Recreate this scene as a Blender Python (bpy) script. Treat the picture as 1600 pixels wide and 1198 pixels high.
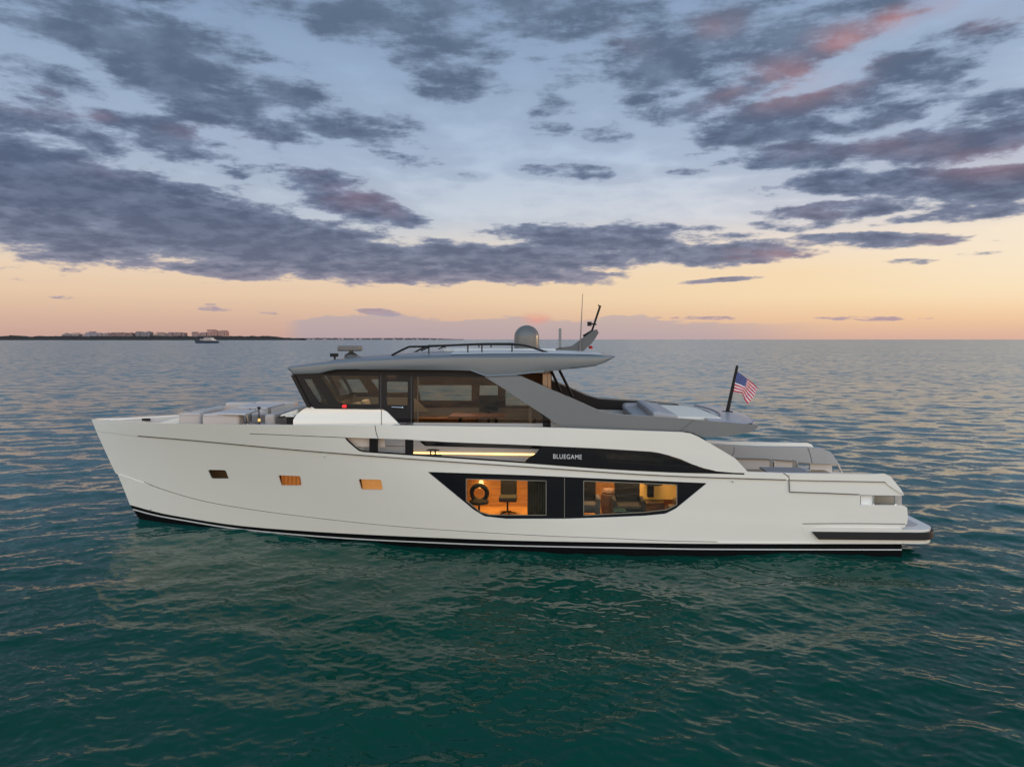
import bpy, bmesh, math, random
import numpy as np
from mathutils import Vector, Matrix, noise as mnoise
from mathutils.geometry import delaunay_2d_cdt

R = math.radians
random.seed(7)
sc = bpy.context.scene
for o in list(bpy.data.objects):
    bpy.data.objects.remove(o)
COL = sc.collection

# ------------------------------------------------------------ camera
CAMH = 6.2
FPX = 1110.0
PITCH = math.atan(69 / FPX)
cam = bpy.data.cameras.new('camera')
cam_o = bpy.data.objects.new('camera', cam)
COL.objects.link(cam_o)
cam_o.location = (0, 0, CAMH)
cam_o.rotation_euler = (R(90) - PITCH, 0, 0)
cam.sensor_width = 36
cam.lens = FPX / 1600 * 36
cam.clip_start = 0.5
cam.clip_end = 60000
sc.camera = cam_o

# ------------------------------------------------------------ colour management
sc.view_settings.view_transform = 'Standard'
sc.view_settings.look = 'None'
sc.view_settings.exposure = 0
sc.view_settings.gamma = 1
sc.cycles.use_denoising = True
sc.cycles.max_bounces = 10
sc.cycles.transparent_max_bounces = 16
sc.cycles.sample_clamp_indirect = 6

# ------------------------------------------------------------ sun (just above the horizon, right of the picture)
SUN_AZ, SUN_EL = R(72), R(5)
sl = bpy.data.lights.new('sun', 'SUN')
sl.energy = 1.0
sl.angle = R(4)
sl.color = (1.0, 0.66, 0.38)
so = bpy.data.objects.new('sun', sl)
COL.objects.link(so)
sdir = Vector((math.sin(SUN_AZ) * math.cos(SUN_EL), math.cos(SUN_AZ) * math.cos(SUN_EL), math.sin(SUN_EL)))
so.rotation_euler = (-sdir).to_track_quat('-Z', 'Y').to_euler()
so.location = (60, 20, 40)


def srgb(r, g, b):
    return tuple(((c / 255) / 12.92 if c / 255 <= 0.04045 else ((c / 255 + 0.055) / 1.055) ** 2.4) for c in (r, g, b))


def ray(px, py):
    a, b = (px - 800) / FPX, (599 - py) / FPX
    return Vector((a, math.cos(PITCH) + b * math.sin(PITCH), -math.sin(PITCH) + b * math.cos(PITCH)))


# ------------------------------------------------------------ world: dusk sky with altocumulus
w = bpy.data.worlds.new('World')
sc.world = w
w.use_nodes = True
nt = w.node_tree
nt.nodes.clear()
N = nt.nodes.new


def lk(a, b):
    nt.links.new(a, b)


def M(op, a, b=None, c=None, clamp=False):
    n = N('ShaderNodeMath'); n.operation = op; n.use_clamp = clamp
    for i, x in enumerate((a, b, c)):
        if x is None: continue
        if isinstance(x, (int, float)): n.inputs[i].default_value = x
        else: lk(x, n.inputs[i])
    return n.outputs[0]


def MR(x, a, b, c=0.0, d=1.0, smooth=True):
    n = N('ShaderNodeMapRange')
    n.interpolation_type = 'SMOOTHSTEP' if smooth else 'LINEAR'
    lk(x, n.inputs[0])
    for i, q in enumerate((a, b, c, d)): n.inputs[i + 1].default_value = q
    return n.outputs[0]


def MIX(f, a, b, mode='MIX'):
    n = N('ShaderNodeMix'); n.data_type = 'RGBA'; n.blend_type = mode
    if isinstance(f, (int, float)): n.inputs[0].default_value = f
    else: lk(f, n.inputs[0])
    for i, x in ((6, a), (7, b)):
        if isinstance(x, tuple): n.inputs[i].default_value = (*x, 1)
        else: lk(x, n.inputs[i])
    return n.outputs[2]


def COMB(x, y, z=0.0):
    n = N('ShaderNodeCombineXYZ')
    for i, q in enumerate((x, y, z)):
        if isinstance(q, (int, float)): n.inputs[i].default_value = q
        else: lk(q, n.inputs[i])
    return n.outputs[0]


def NOISE(v, scale, detail=6, rough=0.55, dist=0.0):
    n = N('ShaderNodeTexNoise')
    lk(v, n.inputs['Vector'])
    n.inputs['Scale'].default_value = scale
    n.inputs['Detail'].default_value = detail
    n.inputs['Roughness'].default_value = rough
    n.inputs['Distortion'].default_value = dist
    return n.outputs[0]


tc = N('ShaderNodeTexCoord')
sep = N('ShaderNodeSeparateXYZ'); lk(tc.outputs['Generated'], sep.inputs[0])
dx, dy, dz = sep.outputs
az = M('ARCTAN2', dx, dy)
hl = M('SQRT', M('ADD', M('MULTIPLY', dx, dx), M('MULTIPLY', dy, dy)))
el = M('DIVIDE', dz, M('MAXIMUM', hl, 0.02))
elc = M('MAXIMUM', el, 0.0)
P = COMB(az, elc)


def azel(px, py):
    d = ray(px, py)
    return math.atan2(d.x, d.y), d.z / math.hypot(d.x, d.y)


# clear-sky gradient by elevation
def ramp(fac, stops):
    n = N('ShaderNodeValToRGB'); lk(fac, n.inputs[0])
    e = n.color_ramp.elements
    while len(e) < len(stops): e.new(0.5)
    for i, (p, c) in enumerate(stops):
        e[i].position = p; e[i].color = (*c, 1)
    return n.outputs[0]


elf = M('MULTIPLY', elc, 0.8)
def st(py): return max(0.0, azel(800, py)[1]) * 0.8
base = ramp(elf, [(0.0, srgb(206, 168, 158)), (st(500), srgb(221, 185, 165)), (st(468), srgb(238, 205, 175)),
                  (st(430), srgb(243, 217, 190)), (st(390), srgb(228, 220, 212)), (st(345), srgb(204, 214, 226)),
                  (st(250), srgb(182, 200, 224)), (st(120), srgb(158, 182, 212)), (st(0), srgb(132, 158, 194)),
                  (0.72, srgb(136, 164, 200)), (1.0, srgb(128, 154, 190))])
baseR = ramp(elf, [(0.0, srgb(222, 180, 164)), (st(500), srgb(246, 205, 166)), (st(468), srgb(255, 226, 184)),
                   (st(430), srgb(255, 226, 186)), (st(390), srgb(252, 232, 212)), (st(345), srgb(226, 226, 232)),
                   (st(250), srgb(192, 208, 230)), (st(120), srgb(168, 190, 218)), (st(0), srgb(146, 170, 204)),
                   (0.72, srgb(138, 165, 200)), (1.0, srgb(104, 124, 158))])
warm = MR(az, R(-22), R(34))
sky = MIX(warm, base, baseR)
# glow where the sun sits, right of the frame
ga, ge = azel(1640, 372)
gm = N('ShaderNodeMapping'); gm.vector_type = 'TEXTURE'
lk(P, gm.inputs[0])
gm.inputs['Location'].default_value = (ga, ge, 0)
gm.inputs['Scale'].default_value = (0.30, 0.10, 1)
gl = N('ShaderNodeVectorMath'); gl.operation = 'LENGTH'; lk(gm.outputs[0], gl.inputs[0])
glow = MR(gl.outputs['Value'], 0.0, 1.0, 1.0, 0.0)
sky = MIX(M('MULTIPLY', glow, 0.75), sky, (1.0, 0.86, 0.68))
# a Nishita dusk sky under the graded colours
ns = N('ShaderNodeTexSky')
ns.sky_type = 'NISHITA'
ns.sun_disc = False
ns.sun_elevation = SUN_EL
ns.sun_rotation = SUN_AZ
nsm = MIX(1.0, ns.outputs[0], (0.08, 0.08, 0.08), 'MULTIPLY')
sky = MIX(0.10, sky, nsm)

def after(vec, acc):
    """vec, but only once acc is known (keeps the shader compiler's stack small)"""
    if acc is None: return vec
    n = N('ShaderNodeVectorMath'); n.operation = 'MULTIPLY_ADD'
    lk(acc, n.inputs[0]); n.inputs[1].default_value = (1e-9, 1e-9, 1e-9); lk(vec, n.inputs[2])
    return n.outputs[0]


# cloud cover: soft elliptic banks (position, half-size in px, tilt, weight)
BANKS = [
    # x, y, rx, ry, tilt(deg, + = falls to the right), w
    (-80, 262, 470, 120, 12, 1.0), (200, 325, 420, 78, 9, 1.0), (430, 382, 330, 50, 6, 1.0), (660, 408, 270, 34, 3, .95), (60, 345, 330, 50, 3, .95),
    (520, 300, 165, 40, 20, .82), (260, 215, 190, 42, 12, .78), (60, 190, 170, 50, 10, .8),
    (310, 125, 270, 80, 20, .90), (170, 40, 360, 80, 8, .84), (60, -60, 500, 90, 0, .8), (500, 180, 230, 45, 16, .86), (610, 190, 75, 24, 8, .70),
    (40, 120, 200, 50, 4, .74), (40, 408, 80, 6, 2, .55), (150, 70, 120, 40, 15, .55),
    (620, 30, 270, 70, 5, .92), (690, 105, 160, 62, 18, .80), (640, -70, 420, 100, 0, .7), (480, 30, 90, 30, 20, .55),
    (900, 10, 220, 80, 0, .92), (1060, 80, 240, 90, -4, .92), (1280, 50, 240, 55, -16, .82),
    (1050, 160, 115, 45, 10, .82), (1210, 190, 190, 48, -4, .88), (1450, 100, 190, 50, -14, .88), (1150, 130, 160, 45, 0, .85),
    (1380, 175, 200, 42, -6, .82), (1560, 170, 140, 50, -4, .86), (1230, 243, 165, 28, 2, .86),
    (1470, 225, 200, 38, 2, .88), (1340, 285, 190, 26, 3, .82), (1530, 292, 190, 34, 0, .9), (1300, 330, 165, 19, 1, .80), (1090, 245, 60, 10, 2, .6),
    (1500, 335, 150, 16, 0, .8), (1370, 376, 170, 15, 3, .74), (1230, 350, 110, 13, 2, .6), (1440, 318, 160, 18, 2, .74),
    (900, 268, 115, 16, 3, .78), (725, 275, 55, 9, 3, .62), (940, 210, 65, 26, 5, .74), (870, 180, 80, 40, -5, .72), (1080, 268, 70, 10, 3, .58), (700, 250, 60, 10, 5, .5), (600, 330, 110, 22, 14, .8), (430, 262, 110, 20, 12, .66),
    (950, 372, 250, 28, 1, .86), (840, 402, 230, 26, 1, .86), (1100, 398, 240, 22, -1, .80), (700, 425, 330, 22, 1, .85), (1190, 380, 110, 10, 4, .62), (800, 430, 230, 14, 0, .72), (330, 422, 170, 14, 4, .75),
    (1120, 438, 90, 5, -3, .68), (1430, 408, 80, 7, 2, .6), (1530, 396, 60, 6, 0, .55),
    (40, 437, 60, 3.5, 2, .56), (98, 465, 32, 4.5, 1, .68), (345, 482, 45, 6, 2, .62), (420, 489, 24, 3.5, 1, .68), (590, 489, 45, 7, 6, .66), (330, 476, 16, 3, 0, .6),
    (1090, 497, 110, 4, 1, .55), (1350, 497, 120, 5, 1, .60),
]
cover = None
for (bx, by, rx, ry, tilt, wt) in BANKS:
    a0, e0 = azel(bx, by)
    sc_ = 1 / FPX * math.cos(a0)
    m = N('ShaderNodeMapping'); m.vector_type = 'TEXTURE'
    lk(after(P, cover), m.inputs[0])
    m.inputs['Location'].default_value = (a0, e0, 0)
    m.inputs['Rotation'].default_value = (0, 0, R(-tilt))
    m.inputs['Scale'].default_value = (rx * sc_ * 1.12, ry * sc_ * 1.25, 1)
    ln = N('ShaderNodeVectorMath'); ln.operation = 'LENGTH'; lk(m.outputs[0], ln.inputs[0])
    v = MR(ln.outputs['Value'], 0.25, 1.35, wt, 0.0)
    if cover is None: cover = v
    else:
        n = N('ShaderNodeMath'); n.operation = 'SMOOTH_MAX'
        lk(cover, n.inputs[0]); lk(v, n.inputs[1]); n.inputs[2].default_value = 0.12
        cover = n.outputs[0]
# the rest of the dome, overhead and behind, carries scattered cloud
up = MR(el, 0.46, 0.62)
over = M('MULTIPLY', MR(el, 0.50, 0.66), MR(dy, 0.0, 0.3))
side = MR(M('ABSOLUTE', az), R(37), R(50))
rest = M('MAXIMUM', up, side)
lowcut = MR(el, 0.06, 0.16)
cover = M('MAXIMUM', cover, M('MULTIPLY', M('MULTIPLY', rest, lowcut), 0.44))
cover = M('MAXIMUM', cover, M('MULTIPLY', over, 0.85))
# cloud-layer coordinates (a flat layer seen in perspective)
inv = M('DIVIDE', 1.0, M('ADD', M('MAXIMUM', dz, 0.0), 0.16))
Q = COMB(M('MULTIPLY', dx, inv), M('MULTIPLY', M('MULTIPLY', dy, inv), 1.0))
n1 = NOISE(Q, 2.0, 6, 0.58, 0.35)
n2 = NOISE(Q, 7.0, 6, 0.60, 0.0)
P2 = COMB(M('MULTIPLY', az, 1.0), M('MULTIPLY', elc, 3.4))
n4 = NOISE(P2, 12.0, 9, 0.64, 0.0)
nn = M('ADD', M('ADD', M('MULTIPLY', n1, 0.30), M('MULTIPLY', n2, 0.30)), M('MULTIPLY', n4, 0.44))
field = M('ADD', M('MULTIPLY', cover, 0.80), M('MULTIPLY', M('SUBTRACT', nn, 0.52), 2.0))
soft_w = M('ADD', 0.12, M('MULTIPLY', elc, 0.70))
dens = MR(M('DIVIDE', M('SUBTRACT', field, 0.35), soft_w), 0.0, 1.0)
veil = M('MULTIPLY', MR(field, -0.05, 0.40), MR(elc, 0.10, 0.22, 0.0, 0.34))
dens = M('MAXIMUM', dens, veil)
thick = MR(field, 0.36, 0.78)
# cloud colours
ccol = ramp(elf, [(0.0, srgb(176, 150, 158)), (st(470), srgb(150, 132, 146)), (st(430), srgb(98, 106, 130)), (st(330), srgb(80, 92, 118)),
                  (st(180), srgb(86, 101, 126)), (st(0), srgb(93, 111, 134)), (1.0, srgb(92, 104, 126))])
lcol = ramp(elf, [(0.0, srgb(200, 164, 160)), (st(470), srgb(172, 160, 170)), (st(400), srgb(138, 146, 168)), (st(300), srgb(132, 146, 174)),
                  (st(0), srgb(140, 160, 186)), (1.0, srgb(112, 128, 154))])
cloud = MIX(thick, lcol, ccol)
dark = MR(n2, 0.38, 0.62)
cloud = MIX(M('MULTIPLY', M('SUBTRACT', 1.0, dark), 0.30), cloud, lcol)
# afterglow catching cloud undersides, stronger to the right
PINKS = [(1120, 35, 60, 32, .6), (1340, 50, 90, 30, .8), (1500, 8, 100, 35, 1.2), (1400, 35, 60, 30, 1.3), (1230, 130, 170, 50, 1.0), (1320, 65, 60, 30, 1.2),
         (1480, 105, 90, 40, .9), (1580, 30, 90, 60, .6), (1450, 210, 160, 40, .5), (1560, 250, 120, 40, .55), (1560, 355, 120, 16, .9), (1500, 380, 120, 12, .5),
         (560, 305, 90, 32, .75), (615, 325, 38, 20, 1.0), (470, 260, 60, 22, .6), (60, 160, 100, 28, .8), (330, 210, 90, 18, .65), (150, 180, 40, 14, .7), (170, 265, 70, 20, .5),
         (1220, 395, 120, 18, .75), (1000, 55, 70, 40, .55), (1300, 330, 150, 20, .3), (1190, 240, 100, 20, .3)]
pk = None
for (bx, by, rx, ry, wt) in PINKS:
    a0, e0 = azel(bx, by)
    sc_ = 1 / FPX * math.cos(a0)
    m = N('ShaderNodeMapping'); m.vector_type = 'TEXTURE'
    lk(after(P, pk if pk is not None else field), m.inputs[0])
    m.inputs['Location'].default_value = (a0, e0, 0)
    m.inputs['Scale'].default_value = (rx * sc_ * 1.0, ry * sc_ * 1.0, 1)
    ln = N('ShaderNodeVectorMath'); ln.operation = 'LENGTH'; lk(m.outputs[0], ln.inputs[0])
    v = MR(ln.outputs['Value'], 0.0, 1.2, wt, 0.0)
    pk = v if pk is None else M('MAXIMUM', pk, v)
pkn = MR(n1, 0.40, 0.62)
pkf = M('MULTIPLY', M('MULTIPLY', pk, pkn), 0.46, clamp=True)
pinkc = MIX(MR(az, R(-10), R(30)), srgb(160, 122, 136), srgb(204, 138, 130))
cloud = MIX(pkf, cloud, pinkc)
# blushing of the clear margins near the sun
sky2 = MIX(M('MULTIPLY', dens, 0.97), sky, cloud)
# low mauve bank sitting on the horizon
def box_band(x0, x1, soft, ytop, amp, wt):
    a0, a1 = azel(x0, 530)[0], azel(x1, 530)[0]
    m_ = M('MULTIPLY', MR(az, a0, a0 + soft), MR(az, a1 - soft, a1, 1.0, 0.0))
    nb = NOISE(COMB(M('MULTIPLY', az, 1.0), M('MULTIPLY', elc, 4.0)), 13.0, 6, 0.6)
    top = M('ADD', azel(800, ytop)[1], M('MULTIPLY', M('SUBTRACT', nb, 0.5), amp))
    d_ = M('SUBTRACT', top, elc)
    return M('MULTIPLY', M('MULTIPLY', MR(d_, -0.0012, 0.003), m_), wt)
lb = box_band(440, 1080, 0.03, 496, 0.045, 0.5)
lb2 = box_band(820, 1330, 0.2, 505, 0.02, 0.5)
sky3 = MIX(M('MAXIMUM', lb, lb2), sky2, srgb(162, 160, 178))
a0, e0 = azel(838, 498)
m = N('ShaderNodeMapping'); m.vector_type = 'TEXTURE'; lk(P, m.inputs[0])
m.inputs['Location'].default_value = (a0, e0, 0); m.inputs['Scale'].default_value = (0.030, 0.013, 1)
ln = N('ShaderNodeVectorMath'); ln.operation = 'LENGTH'; lk(m.outputs[0], ln.inputs[0])
pf = M('MULTIPLY', MR(ln.outputs['Value'], 0.1, 1.0, 1.0, 0.0), MR(n4, 0.35, 0.6))
sky3 = MIX(M('MULTIPLY', pf, 0.8), sky3, srgb(228, 158, 142))
# unseen half of the sky behind the viewpoint, brightened to light the hull
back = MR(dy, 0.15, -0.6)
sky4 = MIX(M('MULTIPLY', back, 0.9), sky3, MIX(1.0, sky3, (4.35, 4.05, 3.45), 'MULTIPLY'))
# below the horizon: dull sea colour, only seen by stray rays
low = MR(dz, -0.004, -0.001)
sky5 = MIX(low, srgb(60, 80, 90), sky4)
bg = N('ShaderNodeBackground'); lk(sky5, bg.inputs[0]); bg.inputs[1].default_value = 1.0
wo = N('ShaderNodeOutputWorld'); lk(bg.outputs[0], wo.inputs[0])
w.cycles.sampling_method = 'MANUAL'
w.cycles.sample_map_resolution = 1024

# ------------------------------------------------------------ materials
MATS = {}


def mat(name, col, rough=0.5, metal=0.0, coat=0.0, var=0.06, nscale=3.0, bump=0.0, emit=None, estr=0.0, spec=0.5, alt=None, bscale=None):
    if name in MATS: return MATS[name]
    m = bpy.data.materials.new(name); m.use_nodes = True
    t = m.node_tree; b = t.nodes['Principled BSDF']
    b.inputs['Roughness'].default_value = rough
    b.inputs['Metallic'].default_value = metal
    b.inputs['Coat Weight'].default_value = coat
    b.inputs['Coat Roughness'].default_value = 0.08
    b.inputs['Specular IOR Level'].default_value = spec
    tcn = t.nodes.new('ShaderNodeTexCoord')
    no = t.nodes.new('ShaderNodeTexNoise'); no.inputs['Scale'].default_value = nscale
    no.inputs['Detail'].default_value = 5
    t.links.new(tcn.outputs['Object'], no.inputs['Vector'])
    mx = t.nodes.new('ShaderNodeMix'); mx.data_type = 'RGBA'
    t.links.new(no.outputs[0], mx.inputs[0])
    a2 = alt if alt else tuple(min(1, c * (1 + var)) for c in col)
    a1 = col if alt else tuple(c * (1 - var) for c in col)
    mx.inputs[6].default_value = (*a1, 1); mx.inputs[7].default_value = (*a2, 1)
    t.links.new(mx.outputs[2], b.inputs['Base Color'])
    if bump:
        n2_ = t.nodes.new('ShaderNodeTexNoise'); n2_.inputs['Scale'].default_value = bscale or nscale * 12
        t.links.new(tcn.outputs['Object'], n2_.inputs['Vector'])
        bp = t.nodes.new('ShaderNodeBump'); bp.inputs['Strength'].default_value = bump
        bp.inputs['Distance'].default_value = 0.01
        t.links.new(n2_.outputs[0], bp.inputs['Height']); t.links.new(bp.outputs[0], b.inputs['Normal'])
    if emit:
        b.inputs['Emission Color'].default_value = (*emit, 1); b.inputs['Emission Strength'].default_value = estr
    MATS[name] = m
    return m


def glass_mat(name, tint, refl=1.0, rough=0.0):
    m = bpy.data.materials.new(name); m.use_nodes = True
    t = m.node_tree; t.nodes.clear()
    o = t.nodes.new('ShaderNodeOutputMaterial')
    tr = t.nodes.new('ShaderNodeBsdfTransparent')
    gl_ = t.nodes.new('ShaderNodeBsdfGlossy'); gl_.inputs['Roughness'].default_value = rough
    gl_.inputs['Color'].default_value = (refl, refl, refl, 1)
    fr = t.nodes.new('ShaderNodeFresnel'); fr.inputs[0].default_value = 1.5
    no = t.nodes.new('ShaderNodeTexNoise'); no.inputs['Scale'].default_value = 1.3
    tcn = t.nodes.new('ShaderNodeTexCoord'); t.links.new(tcn.outputs['Object'], no.inputs['Vector'])
    mx = t.nodes.new('ShaderNodeMix'); mx.data_type = 'RGBA'
    t.links.new(no.outputs[0], mx.inputs[0])
    mx.inputs[6].default_value = (*[c * .95 for c in tint], 1); mx.inputs[7].default_value = (*tint, 1)
    t.links.new(mx.outputs[2], tr.inputs[0])
    ms = t.nodes.new('ShaderNodeMixShader')
    ge_ = t.nodes.new('ShaderNodeNewGeometry')
    iv = t.nodes.new('ShaderNodeMath'); iv.operation = 'SUBTRACT'; iv.inputs[0].default_value = 1
    t.links.new(ge_.outputs['Backfacing'], iv.inputs[1])
    fm_ = t.nodes.new('ShaderNodeMath'); fm_.operation = 'MULTIPLY'
    t.links.new(fr.outputs[0], fm_.inputs[0]); t.links.new(iv.outputs[0], fm_.inputs[1])
    t.links.new(fm_.outputs[0], ms.inputs[0]); t.links.new(tr.outputs[0], ms.inputs[1]); t.links.new(gl_.outputs[0], ms.inputs[2])
    t.links.new(ms.outputs[0], o.inputs[0])
    MATS[name] = m
    return m


def wood_mat(name, c1, c2, rough=0.4, sc_=(1.2, 6, 6), coat=0.2):
    m = bpy.data.materials.new(name); m.use_nodes = True
    t = m.node_tree; b = t.nodes['Principled BSDF']
    b.inputs['Roughness'].default_value = rough; b.inputs['Coat Weight'].default_value = coat
    tcn = t.nodes.new('ShaderNodeTexCoord'); mp = t.nodes.new('ShaderNodeMapping')
    mp.inputs['Scale'].default_value = sc_
    t.links.new(tcn.outputs['Object'], mp.inputs[0])
    no = t.nodes.new('ShaderNodeTexNoise'); no.inputs['Scale'].default_value = 3; no.inputs['Detail'].default_value = 6
    t.links.new(mp.outputs[0], no.inputs['Vector'])
    r = t.nodes.new('ShaderNodeValToRGB'); t.links.new(no.outputs[0], r.inputs[0])
    r.color_ramp.elements[0].position = .35; r.color_ramp.elements[1].position = .65
    r.color_ramp.elements[0].color = (*c1, 1); r.color_ramp.elements[1].color = (*c2, 1)
    t.links.new(r.outputs[0], b.inputs['Base Color'])
    MATS[name] = m
    return m


def teak_mat(name):
    m = wood_mat(name, (.30, .21, .13), (.38, .28, .18), rough=.6, coat=0)
    t = m.node_tree; b = t.nodes['Principled BSDF']
    tcn = t.nodes.new('ShaderNodeTexCoord')
    wv = t.nodes.new('ShaderNodeTexWave'); wv.wave_type = 'BANDS'; wv.bands_direction = 'Y'
    wv.inputs['Scale'].default_value = 5.0
    t.links.new(tcn.outputs['Object'], wv.inputs[0])
    r = t.nodes.new('ShaderNodeValToRGB'); t.links.new(wv.outputs[1], r.inputs[0])
    r.color_ramp.elements[0].position = .04; r.color_ramp.elements[1].position = .10
    r.color_ramp.elements[0].color = (.1, .1, .1, 1)
    old = b.inputs['Base Color'].links[0].from_socket
    mx = t.nodes.new('ShaderNodeMix'); mx.data_type = 'RGBA'; mx.blend_type = 'MULTIPLY'; mx.inputs[0].default_value = 1
    t.links.new(old, mx.inputs[6]); t.links.new(r.outputs[0], mx.inputs[7]); t.links.new(mx.outputs[2], b.inputs['Base Color'])
    return m


WHITE = mat('white_gelcoat', (.75, .712, .63), .20, coat=.8, var=.02, nscale=.6, bump=.06, bscale=1.1)
WHITE2 = mat('white_moulding', (.68, .65, .59), .35, coat=.3, var=.02)
BLACKP = mat('black_antifouling', (.004, .0045, .005), .6, spec=.06)
STRIPE = mat('pale_stripe', (.55, .55, .53), .4)
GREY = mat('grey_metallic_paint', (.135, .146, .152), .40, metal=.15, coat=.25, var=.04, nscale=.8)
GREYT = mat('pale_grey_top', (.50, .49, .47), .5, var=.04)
BLK = mat('gloss_black', (.009, .009, .011), .12, spec=.22)
BLKM = mat('matt_black', (.012, .011, .011), .5, spec=.18)
DKBRN = mat('dark_brown_lining', (.014, .011, .0105), .6, spec=.25, bump=.2)
RUB = mat('black_rubber', (.018, .018, .019), .6, spec=.25, bump=.3)
GROOVE = mat('seam_shadow_gap', (.10, .095, .085), .8)
STEEL = mat('polished_steel', (.6, .6, .6), .18, metal=1)
FAB = mat('beige_fabric', (.50, .43, .385), .9, bump=.35, nscale=6, bscale=90)
FABG = mat('grey_fabric', (.34, .33, .335), .9, bump=.35, nscale=6, bscale=90)
FABC = mat('cream_pad', (.68, .62, .53), .9, bump=.3, nscale=5, bscale=80)
LINER = mat('cream_lining', (.58, .49, .42), .6, var=.05)
BEIGE = mat('warm_grey_panel', (.42, .39, .365), .5, var=.04)
TBL = mat('pale_table_top', (.52, .50, .49), .3, coat=.3)
WOOD = wood_mat('walnut_veneer', (.07, .036, .018), (.15, .08, .04))
WOODO = wood_mat('orange_oak_veneer', (.42, .21, .07), (.55, .30, .12))
WOODD = wood_mat('dark_walnut', (.03, .018, .012), (.06, .035, .022))
TEAK = teak_mat('teak_planks')
DKF = mat('charcoal_upholstery', (.03, .03, .033), .85, bump=.4)
GLS = glass_mat('tinted_glass', (.74, .72, .66), .55)
GLD = glass_mat('dark_tinted_glass', (.7, .65, .58), .40)
GLC = glass_mat('clear_glass', (.88, .88, .84), .75)
SKYG = mat('smoked_black_glass', (.010, .010, .010), .05, spec=.35)

# ------------------------------------------------------------ boat frame: u aft, v to the near side, z up
PSI = R(3.0)
C0 = 23.95
U = Vector((math.cos(PSI), -math.sin(PSI), 0))
V = Vector((-math.sin(PSI), -math.cos(PSI), 0))
O = Vector((0, C0, 0))
CAMP = Vector((0, 0, CAMH))


def at(px, py, v):
    d = ray(px, py)
    t = (v - (CAMP - O).dot(V)) / d.dot(V)
    p = CAMP + d * t - O
    return p.dot(U), p.z


def P3(px, py, v):
    u, z = at(px, py, v)
    return (u, v, z)


def atz(px, py, z):
    d = ray(px, py)
    t = (z - CAMH) / d.z
    p = CAMP + d * t - O
    return p.dot(U), p.dot(V)


def b2w(u, v, z):
    return O + U * u + V * v + Vector((0, 0, z))


def interp(x, pts):
    if x <= pts[0][0]: return pts[0][1]
    for (a, b), (c, d) in zip(pts, pts[1:]):
        if x <= c: return b + (d - b) * (x - a) / (c - a)
    return pts[-1][1]


def sstep(x):
    x = max(0, min(1, x)); return x * x * (3 - 2 * x)


STEM = [(655, 143), (673, 150), (740, 181), (788, 203), (811, 214), (880, 248)]
GUN = [(143, 655), (200, 659), (300, 662.5), (420, 663.5), (633, 664.5), (820, 667), (880, 668.5), (1066, 675), (1500, 690)]
WL = [(143, 811), (214, 811), (300, 828), (500, 846), (700, 860), (900, 868), (1500, 868)]


def hullv(px, py):
    sx = interp(py, [(a, b) for a, b in STEM])
    g, wl = interp(px, GUN), interp(px, WL)
    t = max(0, min(1.15, (py - g) / (wl - g)))
    d = max(px - sx, 0)
    L = 480 + 280 * t
    p = 2.35 - .3 * t
    x = min(d / L, 1)
    f = (1 - (1 - x) ** p) * (1 + .10 * math.exp(-x * 13))
    B = 3.42 - .10 * t
    B *= 1 - .085 * sstep((px - 850) / 600)
    return B * f


# ------------------------------------------------------------ mesh collector
def pip(x, y, poly):
    c = False
    j = len(poly) - 1
    for i in range(len(poly)):
        xi, yi = poly[i]; xj, yj = poly[j]
        if (yi > y) != (yj > y) and x < (xj - xi) * (y - yi) / (yj - yi) + xi: c = not c
        j = i
    return c


def densify(poly, sp):
    out = []
    for i in range(len(poly)):
        a = poly[i]; b = poly[(i + 1) % len(poly)]
        n = max(1, int(math.hypot(b[0] - a[0], b[1] - a[1]) / sp))
        for k in range(n):
            out.append((a[0] + (b[0] - a[0]) * k / n, a[1] + (b[1] - a[1]) * k / n))
    return out


def rounded(poly, r, seg=4):
    out = []
    n = len(poly)
    for i in range(n):
        p = Vector(poly[i]); a = Vector(poly[i - 1]); b = Vector(poly[(i + 1) % n])
        d1 = (a - p); d2 = (b - p)
        rr = min(r, d1.length * .45, d2.length * .45)
        s = p + d1.normalized() * rr; e = p + d2.normalized() * rr
        for k in range(seg + 1):
            t = k / seg
            q = s * (1 - t) ** 2 + p * 2 * t * (1 - t) + e * t * t
            out.append((q.x, q.y))
    return out


def smooth_line(pts, n=6):
    """Catmull-Rom through pts (any dimension)"""
    out = []
    P_ = [np.array(p, float) for p in pts]
    for i in range(len(P_) - 1):
        p0 = P_[max(i - 1, 0)]; p1 = P_[i]; p2 = P_[i + 1]; p3 = P_[min(i + 2, len(P_) - 1)]
        for k in range(n):
            t = k / n
            out.append(tuple(.5 * ((2 * p1) + (-p0 + p2) * t + (2 * p0 - 5 * p1 + 4 * p2 - p3) * t * t + (-p0 + 3 * p1 - 3 * p2 + p3) * t ** 3)))
    out.append(tuple(P_[-1]))
    return out


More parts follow.
